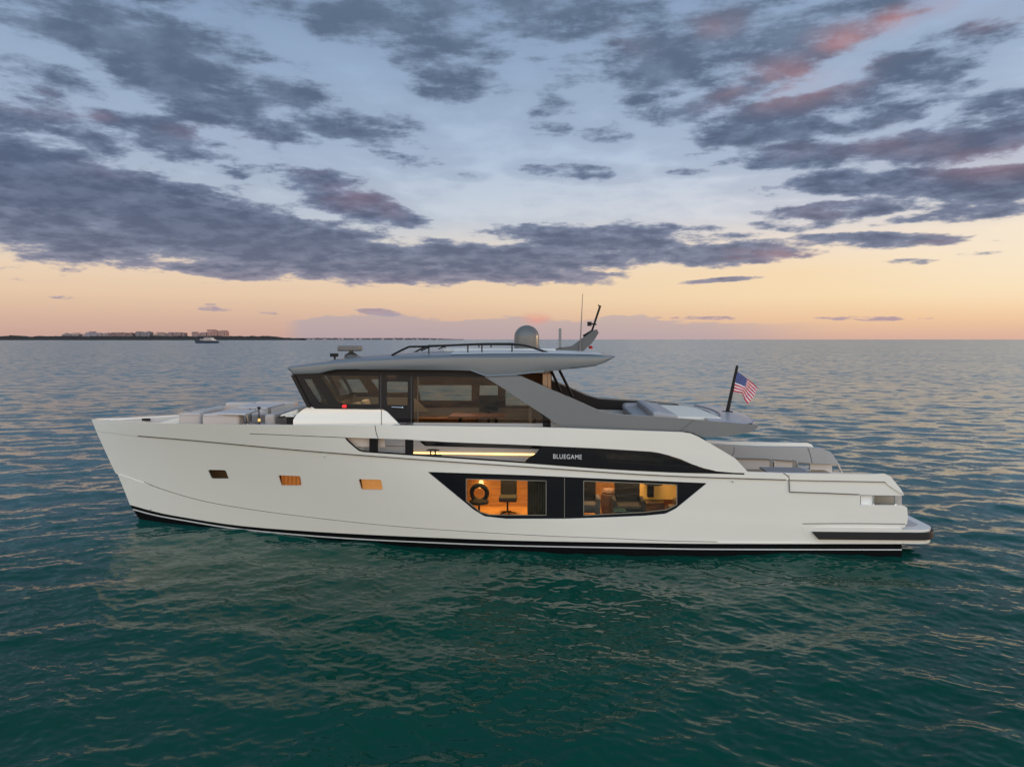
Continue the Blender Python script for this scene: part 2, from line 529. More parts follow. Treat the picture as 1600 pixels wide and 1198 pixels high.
def triang(outer, holes, sp):
    o = densify(outer, sp)
    hs = [densify(h, sp) for h in holes]
    pts = list(o); edges = [(i, (i + 1) % len(o)) for i in range(len(o))]
    for h in hs:
        b = len(pts); pts += h
        edges += [(b + i, b + (i + 1) % len(h)) for i in range(len(h))]
    bnd = np.array(pts)
    xs = [p[0] for p in o]; ys = [p[1] for p in o]
    y = min(ys) + sp * .5
    row = 0
    while y < max(ys):
        x = min(xs) + (sp * .5 if row % 2 else 0)
        while x < max(xs):
            if pip(x, y, o) and not any(pip(x, y, h) for h in hs):
                if np.min(np.hypot(bnd[:, 0] - x, bnd[:, 1] - y)) > sp * .5:
                    pts.append((x, y))
            x += sp
        y += sp * .87
        row += 1
    r = delaunay_2d_cdt([Vector(p) for p in pts], edges, [], 0, 1e-4)
    vs, fs = r[0], r[2]
    P_ = [(q.x, q.y) for q in vs]
    T = []
    for f in fs:
        cx = sum(P_[i][0] for i in f) / 3; cy = sum(P_[i][1] for i in f) / 3
        if pip(cx, cy, o) and not any(pip(cx, cy, h) for h in hs): T.append(tuple(f))
    return P_, T


class MB:
    def __init__(s, frame='boat'):
        s.v = []; s.f = []; s.m = []; s.frame = frame; s.mi = 0

    def add(s, vs, fs):
        b = len(s.v); s.v += [tuple(x) for x in vs]
        s.f += [tuple(b + i for i in f) for f in fs]; s.m += [s.mi] * len(fs)
        return s

    def box(s, x0, x1, y0, y1, z0, z1):
        v = [(x, y, z) for x in (x0, x1) for y in (y0, y1) for z in (z0, z1)]
        return s.add(v, [(0, 1, 3, 2), (4, 6, 7, 5), (0, 4, 5, 1), (2, 3, 7, 6), (0, 2, 6, 4), (1, 5, 7, 3)])

    def hexa(s, bot, top):
        """prism between two matching loops"""
        n = len(bot)
        return s.add(list(bot) + list(top), [tuple(range(n)), tuple(range(2 * n - 1, n - 1, -1))] + [(i, (i + 1) % n, n + (i + 1) % n, n + i) for i in range(n)])

    def tube(s, pts, r, seg=10, cap=True):
        pts = [Vector(p) for p in pts]
        rs = r if isinstance(r, (list, tuple)) else [r] * len(pts)
        rings = []
        for i, p in enumerate(pts):
            d = (pts[min(i + 1, len(pts) - 1)] - pts[max(i - 1, 0)]).normalized()
            a = d.cross(Vector((0, 0, 1)))
            if a.length < .05: a = d.cross(Vector((1, 0, 0)))
            a.normalize(); c = a.cross(d)
            rings.append([p + (a * math.cos(2 * math.pi * k / seg) + c * math.sin(2 * math.pi * k / seg)) * rs[i] for k in range(seg)])
        v = [q for r_ in rings for q in r_]
        f = []
        for i in range(len(rings) - 1):
            for k in range(seg):
                f.append((i * seg + k, i * seg + (k + 1) % seg, (i + 1) * seg + (k + 1) % seg, (i + 1) * seg + k))
        if cap:
            f.append(tuple(range(seg))); f.append(tuple(range(len(v) - seg, len(v))))
        return s.add(v, f)

    def lathe(s, c, prof, seg=32):
        v = []; f = []
        for (r, z) in prof:
            v += [(c[0] + r * math.cos(2 * math.pi * k / seg), c[1] + r * math.sin(2 * math.pi * k / seg), c[2] + z) for k in range(seg)]
        for i in range(len(prof) - 1):
            for k in range(seg):
                f.append((i * seg + k, i * seg + (k + 1) % seg, (i + 1) * seg + (k + 1) % seg, (i + 1) * seg + k))
        f.append(tuple(range(seg))); f.append(tuple(range(len(v) - seg, len(v))))
        return s.add(v, f)

    def slab(s, outer, vf, t, holes=(), sp=14, both=False, backf=None):
        if not callable(vf):
            c = vf; vf = lambda x, y: c
        P_, T = triang(outer, holes, sp)
        n = len(P_)
        fr = []; bk = []
        for (x, y) in P_:
            v = vf(x, y); u, z = at(x, y, v)
            fr.append((u, v, z)); tt = t if not callable(t) else t(x, y)
            bk.append((u, max(v - tt, .002) if both else v - tt, z) if not backf else (u, backf(x, y), z))
        cnt = {}
        for f in T:
            for a, b in ((f[0], f[1]), (f[1], f[2]), (f[2], f[0])): cnt[(a, b)] = 1
        rim = [(a, b) for (a, b) in cnt if (b, a) not in cnt]
        faces = [f for f in T] + [(n + f[2], n + f[1], n + f[0]) for f in T] + [(b, a, n + a, n + b) for a, b in rim]
        s.add(fr + bk, faces)
        if both:
            s.add([(u, -v, z) for (u, v, z) in fr + bk], [f[::-1] for f in faces])
        return s

    def sheet(s, outer, vf, holes=(), sp=14, both=False):
        if not callable(vf):
            c = vf; vf = lambda x, y: c
        P_, T = triang(outer, holes, sp)
        fr = [P3(x, y, vf(x, y)) for x, y in P_]
        s.add(fr, T)
        if both: s.add([(u, -v, z) for u, v, z in fr], [f[::-1] for f in T])
        return s

    def ribbon(s, line, vf, wpx, proud=.004, both=False, curve=True):
        """thin raised or inlaid strip along a px line on surface vf"""
        if curve and len(line) > 2: L = smooth_line(line, 8)
        else:
            L = []
            for a, b in zip(line, line[1:]):
                n_ = max(1, int(math.hypot(b[0] - a[0], b[1] - a[1]) / 8))
                L += [(a[0] + (b[0] - a[0]) * k / n_, a[1] + (b[1] - a[1]) * k / n_) for k in range(n_)]
            L.append(line[-1])
        top = []; bot = []
        for i, p in enumerate(L):
            a = Vector(L[max(i - 1, 0)]); b = Vector(L[min(i + 1, len(L) - 1)])
            d = (b - a).normalized(); nrm = Vector((-d.y, d.x)) * wpx / 2
            for arr, sg in ((top, 1), (bot, -1)):
                x, y = p[0] + nrm.x * sg, p[1] + nrm.y * sg
                arr.append(P3(x, y, (vf(x, y) if callable(vf) else vf) + proud))
        n = len(L)
        for sg in ((1, -1) if both else (1,)):
            vs = [(u, v * sg, z) for u, v, z in top + bot]
            bk = [(u, (v - .012) * sg, z) for u, v, z in top + bot]
            s.add(vs + bk, [(i, i + 1, n + i + 1, n + i) for i in range(n - 1)] + [(i + 1, i, 2 * n + i, 2 * n + i + 1) for i in range(n - 1)]
                  + [(n + i, n + i + 1, 3 * n + i + 1, 3 * n + i) for i in range(n - 1)])
        return s

    def build(s, name, mats, parent=None, label=None, bevel=0, seg=2, smooth=True, ang=35, recalc=True):
        if not isinstance(mats, (list, tuple)): mats = [mats]
        me = bpy.data.meshes.new(name)
        anc = ANC.get(parent.name, (0, 0, 0)) if parent else (0, 0, 0)
        if s.frame == 'boat':
            vs = [(x - anc[0], -(y - anc[1]), z - anc[2]) for x, y, z in s.v]
        else:
            vs = [(x - anc[0], y - anc[1], z - anc[2]) for x, y, z in s.v]
        me.from_pydata(vs, [], s.f)
        for mm in mats: me.materials.append(mm)
        if len(mats) > 1: me.polygons.foreach_set('material_index', s.m)
        if recalc:
            bm = bmesh.new(); bm.from_mesh(me)
            bmesh.ops.remove_doubles(bm, verts=bm.verts, dist=1e-5)
            bmesh.ops.recalc_face_normals(bm, faces=bm.faces)
            bm.to_mesh(me); bm.free()
        if smooth:
            me.polygons.foreach_set('use_smooth', [True] * len(me.polygons))
            me.set_sharp_from_angle(angle=R(ang))
        me.update()
        o = bpy.data.objects.new(name, me); COL.objects.link(o)
        if parent:
            o.parent = parent
            ANC[o.name] = anc
        if label: o['label'] = label
        if bevel:
            bv = o.modifiers.new('bevel', 'BEVEL'); bv.width = bevel; bv.segments = seg; bv.limit_method = 'ANGLE'; bv.angle_limit = R(30)
        return o

    def split(s, name, mats, parent=None, **kw):
        """one object per loose piece"""
        par = list(range(len(s.v)))

        def find(i):
            while par[i] != i:
                par[i] = par[par[i]]; i = par[i]
            return i
        for f in s.f:
            a = find(f[0])
            for q in f[1:]: par[find(q)] = a
        groups = {}
        for fi, f in enumerate(s.f): groups.setdefault(find(f[0]), []).append(fi)
        out = []
        for g in groups.values():
            m = MB(s.frame); idx = {}
            for fi in g:
                ff = []
                for q in s.f[fi]:
                    if q not in idx: idx[q] = len(m.v); m.v.append(s.v[q])
                    ff.append(idx[q])
                m.f.append(tuple(ff)); m.m.append(s.m[fi])
            out.append(m.build(name, mats, parent, **kw))
        return out


ANC = {}


def thing(name, label, cat, anchor=(0, 0, 0), group=None, frame='boat', rz=0):
    o = bpy.data.objects.new(name, None); COL.objects.link(o)
    o.empty_display_size = .3
    if frame == 'boat':
        o.location = b2w(*anchor); o.rotation_euler = (0, 0, -PSI)
    else:
        o.location = anchor; o.rotation_euler = (0, 0, rz)
    ANC[o.name] = anchor
    o['label'] = label; o['category'] = cat
    if group: o['group'] = group
    return o

# ------------------------------------------------------------ sea
rng = np.random.default_rng(11)


def make_sea():
    # polar grid about the viewpoint: rows spaced as evenly as the eye sees them, out past the horizon
    dep = np.concatenate([np.linspace(0.86, 0.60, 90, endpoint=False), np.linspace(0.60, 0.012, 760, endpoint=False), np.geomspace(0.012, 0.00035, 90)])
    r = CAMH / np.tan(dep)
    r = np.concatenate([[0.01, 2.0, 4.0], r])
    core = np.linspace(R(-43), R(43), 1350)
    outer = np.concatenate([np.linspace(R(-180), R(-43), 120, endpoint=False), core, np.linspace(R(43), R(180), 121)[1:-1]])
    A = outer
    nr, na = len(r), len(A)
    rr, aa = np.meshgrid(r, A, indexing='ij')
    x = rr * np.sin(aa); y = rr * np.cos(aa)
    dr = np.gradient(r)[:, None] + 0 * aa
    da = rr * np.gradient(A)[None, :]
    cell = np.maximum(dr, da * .7)
    z = np.zeros_like(x); X = x.copy(); Y = y.copy()
    nw = 130
    lam = np.exp(rng.uniform(math.log(0.16), math.log(7.0), nw))
    lam.sort()
    wind = R(-90)           # travelling towards the viewer
    # slope budget over wavelengths
    for i, L in enumerate(lam):
        spread = R(48) if L > 1.2 else R(70)
        th = wind + rng.normal(0, spread * .62)
        k = 2 * math.pi / L
        slope = 0.0145 * (1.0 if L < 2.2 else (2.2 / L) ** .9)
        slope *= rng.uniform(.6, 1.5)
        amp = slope / k
        ph = rng.uniform(0, 2 * math.pi)
        kx, ky = k * math.cos(th), k * math.sin(th)
        att = np.clip((L / cell - 2.2) / 2.5, 0, 1)
        # groups: a slow envelope so that the trains come and go
        e1 = rng.uniform(0, 6.28)
        env = 1 + .75 * np.sin((kx * .13 + ky * .05) * x + (ky * .11 - kx * .06) * y + e1)
        phase = kx * x + ky * y + ph
        a_ = amp * att * env
        z += a_ * np.sin(phase)
        c_ = a_ * np.cos(phase) * 1.0
        X += c_ * kx / k; Y += c_ * ky / k
    # unresolved slope share, for the ripple strength out in the distance
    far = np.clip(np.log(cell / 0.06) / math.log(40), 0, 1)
    co = np.stack([X, Y, z], -1).reshape(-1, 3).astype(np.float32)
    me = bpy.data.meshes.new('water')
    me.vertices.add(nr * na); me.vertices.foreach_set('co', co.ravel())
    i, j = np.meshgrid(np.arange(nr - 1), np.arange(na), indexing='ij')
    j2 = (j + 1) % na
    q = np.stack([i * na + j, (i + 1) * na + j, (i + 1) * na + j2, i * na + j2], -1).reshape(-1, 4).astype(np.int32)
    nf = len(q)
    me.loops.add(nf * 4); me.loops.foreach_set('vertex_index', q.ravel())
    me.polygons.add(nf)
    me.polygons.foreach_set('loop_start', np.arange(nf, dtype=np.int32) * 4)
    me.polygons.foreach_set('loop_total', np.full(nf, 4, dtype=np.int32))
    me.update(calc_edges=True)
    me.polygons.foreach_set('use_smooth', np.ones(nf, dtype=bool))
    at_ = me.attributes.new('chop', 'FLOAT', 'POINT')
    at_.data.foreach_set('value', far.astype(np.float32).ravel())
    o = bpy.data.objects.new('water', me); COL.objects.link(o)
    o['kind'] = 'structure'
    o.location.z = -0.10
    # material
    m = bpy.data.materials.new('sea_water'); m.use_nodes = True
    t = m.node_tree; b = t.nodes['Principled BSDF']

    def n(ty, **kw):
        x_ = t.nodes.new(ty)
        for a, c in kw.items(): setattr(x_, a, c)
        return x_
    b.inputs['IOR'].default_value = 1.333
    b.inputs['Roughness'].default_value = 0.06
    tcn = n('ShaderNodeTexCoord')

    def noise_vec(scale, detail, stretch, amp_sock_or_val):
        mp = n('ShaderNodeMapping'); mp.inputs['Scale'].default_value = stretch
        mp.inputs['Rotation'].default_value = (0, 0, R(8))
        t.links.new(tcn.outputs['Object'], mp.inputs[0])
        no = n('ShaderNodeTexNoise'); no.inputs['Scale'].default_value = scale; no.inputs['Detail'].default_value = detail
        no.inputs['Roughness'].default_value = .6
        t.links.new(mp.outputs[0], no.inputs['Vector'])
        sb = n('ShaderNodeVectorMath', operation='SUBTRACT'); t.links.new(no.outputs['Color'], sb.inputs[0]); sb.inputs[1].default_value = (.5, .5, .5)
        ml = n('ShaderNodeVectorMath', operation='MULTIPLY'); t.links.new(sb.outputs[0], ml.inputs[0]); ml.inputs[1].default_value = (1, 1, 0)
        s_ = n('ShaderNodeVectorMath', operation='SCALE'); t.links.new(ml.outputs[0], s_.inputs[0])
        if isinstance(amp_sock_or_val, float): s_.inputs['Scale'].default_value = amp_sock_or_val
        else: t.links.new(amp_sock_or_val, s_.inputs['Scale'])
        return s_.outputs[0]
    atn = n('ShaderNodeAttribute', attribute_name='chop')
    mr = n('ShaderNodeMapRange'); t.links.new(atn.outputs['Fac'], mr.inputs[0])
    mr.inputs[3].default_value = 0.0; mr.inputs[4].default_value = 1.25
    rm = n('ShaderNodeMapRange'); t.links.new(atn.outputs['Fac'], rm.inputs[0])
    rm.inputs[3].default_value = 0.08; rm.inputs[4].default_value = 0.20
    rs_ = n('ShaderNodeMapRange'); t.links.new(atn.outputs['Fac'], rs_.inputs[0]); rs_.inputs[1].default_value = .08; rs_.inputs[2].default_value = .6
    rs_.inputs[3].default_value = 0.16; rs_.inputs[4].default_value = 0.8; t.links.new(rs_.outputs[0], b.inputs['Specular IOR Level'])
    t.links.new(rm.outputs[0], b.inputs['Roughness'])
    # calm and ruffled patches
    pn = n('ShaderNodeTexNoise'); pn.inputs['Scale'].default_value = .035; pn.inputs['Detail'].default_value = 4
    mpp = n('ShaderNodeMapping'); mpp.inputs['Scale'].default_value = (.45, 1.2, 1); t.links.new(tcn.outputs['Object'], mpp.inputs[0]); t.links.new(mpp.outputs[0], pn.inputs['Vector'])
    pr = n('ShaderNodeMapRange'); t.links.new(pn.outputs[0], pr.inputs[0]); pr.inputs[1].default_value = .35; pr.inputs[2].default_value = .65; pr.inputs[3].default_value = .6; pr.inputs[4].default_value = 1.2
    am = n('ShaderNodeMath', operation='MULTIPLY'); t.links.new(mr.outputs[0], am.inputs[0]); t.links.new(pr.outputs[0], am.inputs[1])
    v1 = noise_vec(8.0, 6.0, (.8, 1.15, 1), 0.22)
    v2 = noise_vec(0.9, 4.0, (.55, 1.0, 1), am.outputs[0])
    g = n('ShaderNodeNewGeometry')
    a1 = n('ShaderNodeVectorMath', operation='ADD'); t.links.new(g.outputs['Normal'], a1.inputs[0]); t.links.new(v1, a1.inputs[1])
    a2 = n('ShaderNodeVectorMath', operation='ADD'); t.links.new(a1.outputs[0], a2.inputs[0]); t.links.new(v2, a2.inputs[1])
    nm = n('ShaderNodeVectorMath', operation='NORMALIZE'); t.links.new(a2.outputs[0], nm.inputs[0])
    t.links.new(nm.outputs[0], b.inputs['Normal'])
    # body colour of the water: green-teal shallows, a little patchy
    cn = n('ShaderNodeTexNoise'); cn.inputs['Scale'].default_value = .12; t.links.new(tcn.outputs['Object'], cn.inputs['Vector'])
    mx = n('ShaderNodeMix', data_type='RGBA'); t.links.new(cn.outputs[0], mx.inputs[0])
    mx.inputs[6].default_value = (.0025, .044, .029, 1); mx.inputs[7].default_value = (.003, .055, .036, 1)
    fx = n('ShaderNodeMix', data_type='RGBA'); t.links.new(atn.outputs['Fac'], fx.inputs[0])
    t.links.new(mx.outputs[2], fx.inputs[6]); fx.inputs[7].default_value = (.022, .155, .19, 1)  # brighter blue far out: reflected sky light put into the body colour
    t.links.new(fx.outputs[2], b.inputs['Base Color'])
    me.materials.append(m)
    return o


make_sea()

# ------------------------------------------------------------ the yacht
Y = thing('motor_yacht', 'large cream-white motor yacht with grey hardtop and black hull windows lying side-on on the water', 'motor yacht')

KN = [(150, 673), (215, 681), (300, 688), (430, 700), (520, 707.6), (651, 717.5), (820, 729), (900, 734.5), (1000, 741), (1100, 745.5), (1228, 749.5), (1383, 752.5)]
CH = [(184, 741), (198, 745), (255, 765), (318, 783), (405.5, 798), (530, 813.5), (651.5, 825), (820, 835.6), (951.5, 841), (1045, 845), (1180, 847.5), (1409, 848.5)]
BT = [(203, 788.4), (240, 798.5), (280, 806.7), (380.5, 821.7), (530, 832.6), (700, 840.5), (820, 844.6), (1000, 847.8), (1120, 849.2), (1409, 849.5)]
STR = [(207.6, 795.4), (240, 804), (280, 811.5), (380, 827), (530, 840), (700, 848.5), (820, 852.6), (1000, 856), (1120, 857.8), (1409, 858.5)]


def seg_of(line, x0, x1, n=None):
    L = [p for p in line if x0 < p[0] < x1]
    return [(x0, interp(x0, line))] + L + [(x1, interp(x1, line))]


def sm(line, n=4): return smooth_line(line, n)


KNs, CHs, BTs, STRs = sm(KN), sm(CH), sm(BT), sm(STR)
OPEN_BOT = [(540, 684.2), (549, 693), (560, 702), (566, 704.2), (576, 705.2), (642, 709.5), (820, 722), (933, 730.3), (1045, 736.2), (1120, 738.3), (1160, 739.5)]
OPEN_TOP = [(1120, 736), (1100, 731), (1083, 725.5), (1064, 717), (1045, 711), (1030, 707.3), (1017, 705.3), (933, 700.2), (820, 695), (700, 690.5), (633, 686.2), (542, 683.4)]
vUp = lambda x, y: hullv(x, y) + .035
vMid = lambda x, y: hullv(x, y)
vLow = lambda x, y: hullv(x, y) + .035

# porthole outlines
PORTS = [rounded([(324, 733), (353, 733.6), (358.4, 748), (330, 748)], 3), rounded([(434, 741.6), (469.4, 742.8), (472, 758.6), (439, 758.6)], 3),
         rounded([(559.5, 747.6), (596, 748.6), (599, 765.5), (564, 764.8)], 3)]
BW = rounded([(668, 737), (820, 742), (989, 749.5), (1105, 754.5), (1056, 794.5), (1040, 802.5), (1008, 805.6), (951, 808), (882, 810.3), (790, 810.3), (757, 806.5), (741, 797)], 3, 3)
BAY = [(1344, 773), (1408, 774), (1408, 789.2), (1344, 789)]


def lip(x0, x1, lineA):
    return seg_of(lineA, x0, x1)


mb = MB()
# side shell between knuckle and boot-top
outer = seg_of(KNs, 150, 1383) + [(1390, 760), (1404, 768), (1411.5, 771), (1412, 773.5)] + BAY[1:2] + BAY[0:1] + BAY[3:4] + BAY[2:3] + \
    [(1413, 790), (1417.5, 793), (1418.6, 810), (1417, 818), (1414.5, 821), (1414.5, 823), (1409, 825), (1409, 845)] + \
    [p for p in reversed(CHs) if 184 < p[0] < 1409] + [(184, 741), (180, 738), (165, 706)]
mb.slab(outer, vMid, .10, holes=PORTS + [BW], sp=13, both=True)
# strip below the chine, standing a little proud
low = [p for p in CHs if p[0] < 1409] + [(1409, 848.5), (1409, 849.5)] + [p for p in reversed(BTs) if p[0] < 1409] + [(195, 768)]
mb.slab(low, vLow, .10, sp=13, both=True)
hull = mb.build('hull', WHITE, Y, ang=28)

mb = MB()
up_top = [(143, 655), (147, 654.6), (165, 656.8), (200, 659), (250, 661.2), (300, 662.5), (420, 663.5), (633, 664.5), (820, 667), (880, 668.5), (1066, 675), (1079, 677), (1090, 681.5), (1113, 694.5), (1149, 716), (1169, 737.5),
          (1232, 739.5), (1290, 740), (1385, 741), (1391, 743.5), (1398, 752), (1407, 763), (1411.5, 770), (1411.5, 772.5), (1400, 766), (1388, 758), (1383, 752.5)]
up_bot = [p for p in reversed(KNs) if 150 < p[0] < 1383] + [(150, 673)]
hole = OPEN_BOT + OPEN_TOP
mb.slab(up_top + up_bot, vUp, .13, holes=[hole], sp=12, both=True)
mb.build('bulwark', WHITE, Y, ang=28)

# black underbody with pale stripe
mb = MB()
ub = [p for p in BTs if p[0] < 1409] + [(1409, 849.5), (1409, 885), (1100, 888), (800, 884), (500, 868), (300, 845), (236, 838)]
mb.slab(ub, lambda x, y: hullv(x, y) + .004, .10, sp=14, both=True)
# transom of the underbody
e = [P3(1409, y, hullv(1409, y)) for y in (849.5, 885)]
mb.add([e[0], (e[0][0], -e[0][1], e[0][2]), (e[1][0], -e[1][1], e[1][2]), e[1]], [(0, 1, 2, 3)])
mb.split('underbody', BLACKP, Y)
mb = MB()
mb.ribbon(STR, lambda x, y: hullv(x, y) + .004, 1.9, .006, both=True)
mb.split('waterline_stripe', STRIPE, Y)

# thin shadow gaps in the moulding
mb = MB()
mb.ribbon([p for p in KN if p[0] >= 215 and p[0] <= 1228], lambda x, y: vMid(x, y) + .034, 1.6, .004, both=True)
mb.ribbon([(1235, 750), (1300, 751.3), (1383, 752.8)], vUp, 1.2, .004)
mb.ribbon([(1224, 739), (1229, 742), (1233, 746), (1233.6, 767), (1234, 768.5), (1290, 770.3), (1343, 772.5)], vUp, 1.4, .004, curve=False)
mb.ribbon([(225, 753), (255, 764.6), (318, 782.6), (405.5, 797.6), (530, 813.1), (651.5, 824.6), (820, 835.2), (951.5, 840.6), (1045, 844.6), (1120, 846.2)], vLow, .55, .003)
mb.ribbon([(586, 664.5), (587, 672), (589, 680), (591, 684.5)], vUp, 1.1, .004)
mb.ribbon([(390, 677.5), (430, 679), (540, 683.6)], vUp, 1.0, .004)
mb.ribbon([(1254, 818), (1330, 817.6), (1414.5, 818.4)], vMid, 1.2, .004)
mb.split('panel_seam', GROOVE, Y)
mb = MB()
for (x, y) in [(506, 713), (236, 796), (1145, 752), (1233, 742)]:
    u, z = at(x, y, vUp(x, y)); mb.box(u - .02, u + .02, vUp(x, y) - .02, vUp(x, y) + .02, z - .02, z + .02)
mb.split('hull_fitting', STEEL, Y)

# rim strips round side opening and black quarter panel
mb = MB()
mb.ribbon([(540, 684.2), (549, 693), (560, 702), (566, 704.2), (576, 705.5), (642, 710), (820, 722.3), (933, 730.7), (1045, 736.6), (1120, 738.7), (1163, 740)], vUp, 2.4, .006)
mb.build('opening_trim', BLK, Y)
# posts
for a, b in ((577, 590), (633, 645.5)):
    mb = MB()
    mb.slab([(a, interp(a, [(540, 683), (700, 689)])), (b, interp(b, [(540, 683), (700, 689)])), (b, interp(b, OPEN_BOT) + 1), (a, interp(a, OPEN_BOT) + 1)], lambda x, y: vUp(x, y) - .05, .06)
    mb.build('bulwark_post', BLKM, Y)
# black quarter panel with lettering and an inset window
mb = MB()
quarter = [(847, 696.6), (933, 700.8), (1017, 706), (1030, 708), (1045, 711.8), (1064, 717.8), (1083, 726.2), (1100, 731.6), (1120, 736.5), (1163, 739.8), (1120, 738.3), (1045, 736.4), (933, 730.5), (820, 722.2), (824, 716), (837, 709)]
win = rounded([(930, 704), (1018, 707.6), (1053, 717), (1092, 729.6), (953, 720.5)], 4)
mb.slab(quarter, lambda x, y: vUp(x, y) - .03, .08, holes=[win], sp=10)
qp = mb.build('quarter_panel', BLK, Y)
mb = MB(); mb.slab(win, lambda x, y: vUp(x, y) - .07, .02, sp=10)
mb.build('smoked_window', SKYG, qp)
mb = MB(); mb.ribbon(win + win[:1], lambda x, y: vUp(x, y) - .03, 2.2, .004, curve=False); mb.build('window_seal', BLKM, qp)
# lettering
tc_ = bpy.data.curves.new('lettering', 'FONT'); tc_.body = 'BLUEGAME'; tc_.size = 1; tc_.extrude = .004; tc_.space_character = 1.12
to = bpy.data.objects.new('tmp', tc_); COL.objects.link(to)
bpy.context.view_layer.update()
me = bpy.data.meshes.new_from_object(to.evaluated_get(bpy.context.evaluated_depsgraph_get()))
bpy.data.objects.remove(to)
xs = [v.co.x for v in me.vertices]; ys = [v.co.y for v in me.vertices]
x0, x1, y0, y1 = min(xs), max(xs), min(ys), max(ys)
vt = vUp(886, 713) - .012
ua, za = at(864.5, 716.2, vt); ub_, zb = at(909, 717.4, vt); ht = at(886, 709.9, vt)[1] - at(886, 717, vt)[1]
for v in me.vertices:
    s_ = (v.co.x - x0) / (x1 - x0); q = (v.co.y - y0) / (y1 - y0)
    v.co = (ua + (ub_ - ua) * s_, -(vt + v.co.z), za + (zb - za) * s_ + ht * q)
me.name = 'name_lettering'; me.materials.append(mat('silver_letters', (.66, .66, .65), .4, var=.02))
lo = bpy.data.objects.new('name_lettering', me); COL.objects.link(lo); lo.parent = qp

# ------------------------------------------------------------ hull windows
mb = MB()
L1 = [(728.5, 748), (853.3, 751), (853.3, 804.6), (800, 804.6), (764, 803.8), (751, 800), (728.5, 782)]
L2 = [(912, 751), (1057.6, 757), (1057.6, 788), (1042, 796), (1008, 800), (912, 805)]
inn = [(p[0], p[1]) for p in BW]
mb.slab(inn, lambda x, y: vMid(x, y) - .035, .06, holes=[L1, L2], sp=10)
hw = mb.build('hull_window', BLK, Y)
for L in (L1, L2):
    mb = MB(); mb.slab(L, lambda x, y: vMid(x, y) - .05, .015, sp=14)
    mb.build('window_pane', GLC, hw)
mb = MB(); mb.ribbon([(882, 746), (882, 780), (882, 809)], lambda x, y: vMid(x, y) - .035, .8, .003)
for L in (L1, L2): mb.ribbon(L + L[:1], lambda x, y: vMid(x, y) - .045, 1.2, .012, curve=False)
mb.split('window_bead', mat('bronze_bead', (.20, .18, .14), .4), hw)
for i, p in enumerate(PORTS):
    mb = MB(); mb.slab(p, lambda x, y: vMid(x, y) - .06, .015, sp=10)
    ph = mb.build('porthole', GLC, Y)
    # recessed blind or curtain; its own glow stands in for cabin light behind
    cx = sum(q[0] for q in p) / len(p); cy = sum(q[1] for q in p) / len(p)
    big = [(cx + (q[0] - cx) * 1.25, cy + (q[1] - cy) * 1.25) for q in p]
    mb = MB()
    if i == 1:
        for k in range(7):
            xa = cx - 22 + k * 6.3
            mb.slab([(xa, cy - 11), (xa + 5.0, cy - 11), (xa + 5.0, cy + 11), (xa, cy + 11)], lambda x, y: vMid(x, y) - .30, .04)
    else:
        mb.slab(big, lambda x, y: vMid(x, y) - (.30 if i == 2 else .45), .03)
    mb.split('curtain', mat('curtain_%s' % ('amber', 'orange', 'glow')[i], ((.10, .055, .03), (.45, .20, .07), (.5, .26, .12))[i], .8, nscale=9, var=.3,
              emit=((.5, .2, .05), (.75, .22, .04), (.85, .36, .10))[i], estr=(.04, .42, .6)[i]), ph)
    x_, y_ = p[2]
    mb = MB(); mb.slab([(x_ - 3, y_ - 2), (x_ + 3.2, y_ - 2), (x_ + 6.5, y_ + 19), (x_ - 3, y_ + 19)], lambda x, y: vMid(x, y) - .2, .03, sp=10)
    mb.build('porthole_reveal', WOODD, ph)
    mb = MB()
    mb.ribbon(p + p[:1], vMid, 1.3, .006, curve=False)
    mb.build('porthole_rim', WHITE2, ph)

# ------------------------------------------------------------ stern bay, platform, fender strip
mb = MB()
mb.slab([(1343, 771), (1409, 772), (1409, 791), (1343, 791)], lambda x, y: vMid(x, y) - .5, .05)
mb.build('fairlead_recess', BEIGE, Y)
mb = MB()
mb.slab([(1364, 774), (1366, 774), (1366, 789), (1364, 789)], lambda x, y: vMid(x, y) - .08, .05)
mb.slab([(1398, 774), (1401, 774), (1401, 789), (1398, 789)], lambda x, y: vMid(x, y) - .08, .05)
u, z = at(1354, 782, 2.8); mb.lathe((u, 2.75, z - .13), [(.05, 0), (.05, .2), (.09, .22), (.09, .26), (.03, .28)], 14)
mb.split('fairlead_roller', STEEL, Y)
mb = MB(); mb.slab([(1366, 774), (1398, 774), (1398, 789), (1366, 789)], lambda x, y: vMid(x, y) - .09, .02); mb.build('fairlead_glass', GLC, Y)
mb = MB(); mb.slab([(1345, 774), (1364, 774), (1364, 789), (1345, 789)], lambda x, y: vMid(x, y) - .12, .02); mb.build('fairlead_plate', mat('sun_glare_plate', (.85, .84, .80), .3, var=.02), Y)  # pale colour stands in for the setting sun reflected off the plate

# platform slab: plan outline with rounded corners
us, zs = at(1254, 824, 3.08)
ue, ze = at(1462, 824, 2.9)
zt, zb2 = .80, .34


def plan(u0, u1, hv, r, n=6):
    pts = [(u0, hv)]
    for k in range(n + 1):
        a = math.pi / 2 * (1 - k / n)
        pts.append((u1 - r + r * math.cos(a), hv - r + r * math.sin(a)))
    pts += [(a, -b) for a, b in reversed(pts)]
    return pts


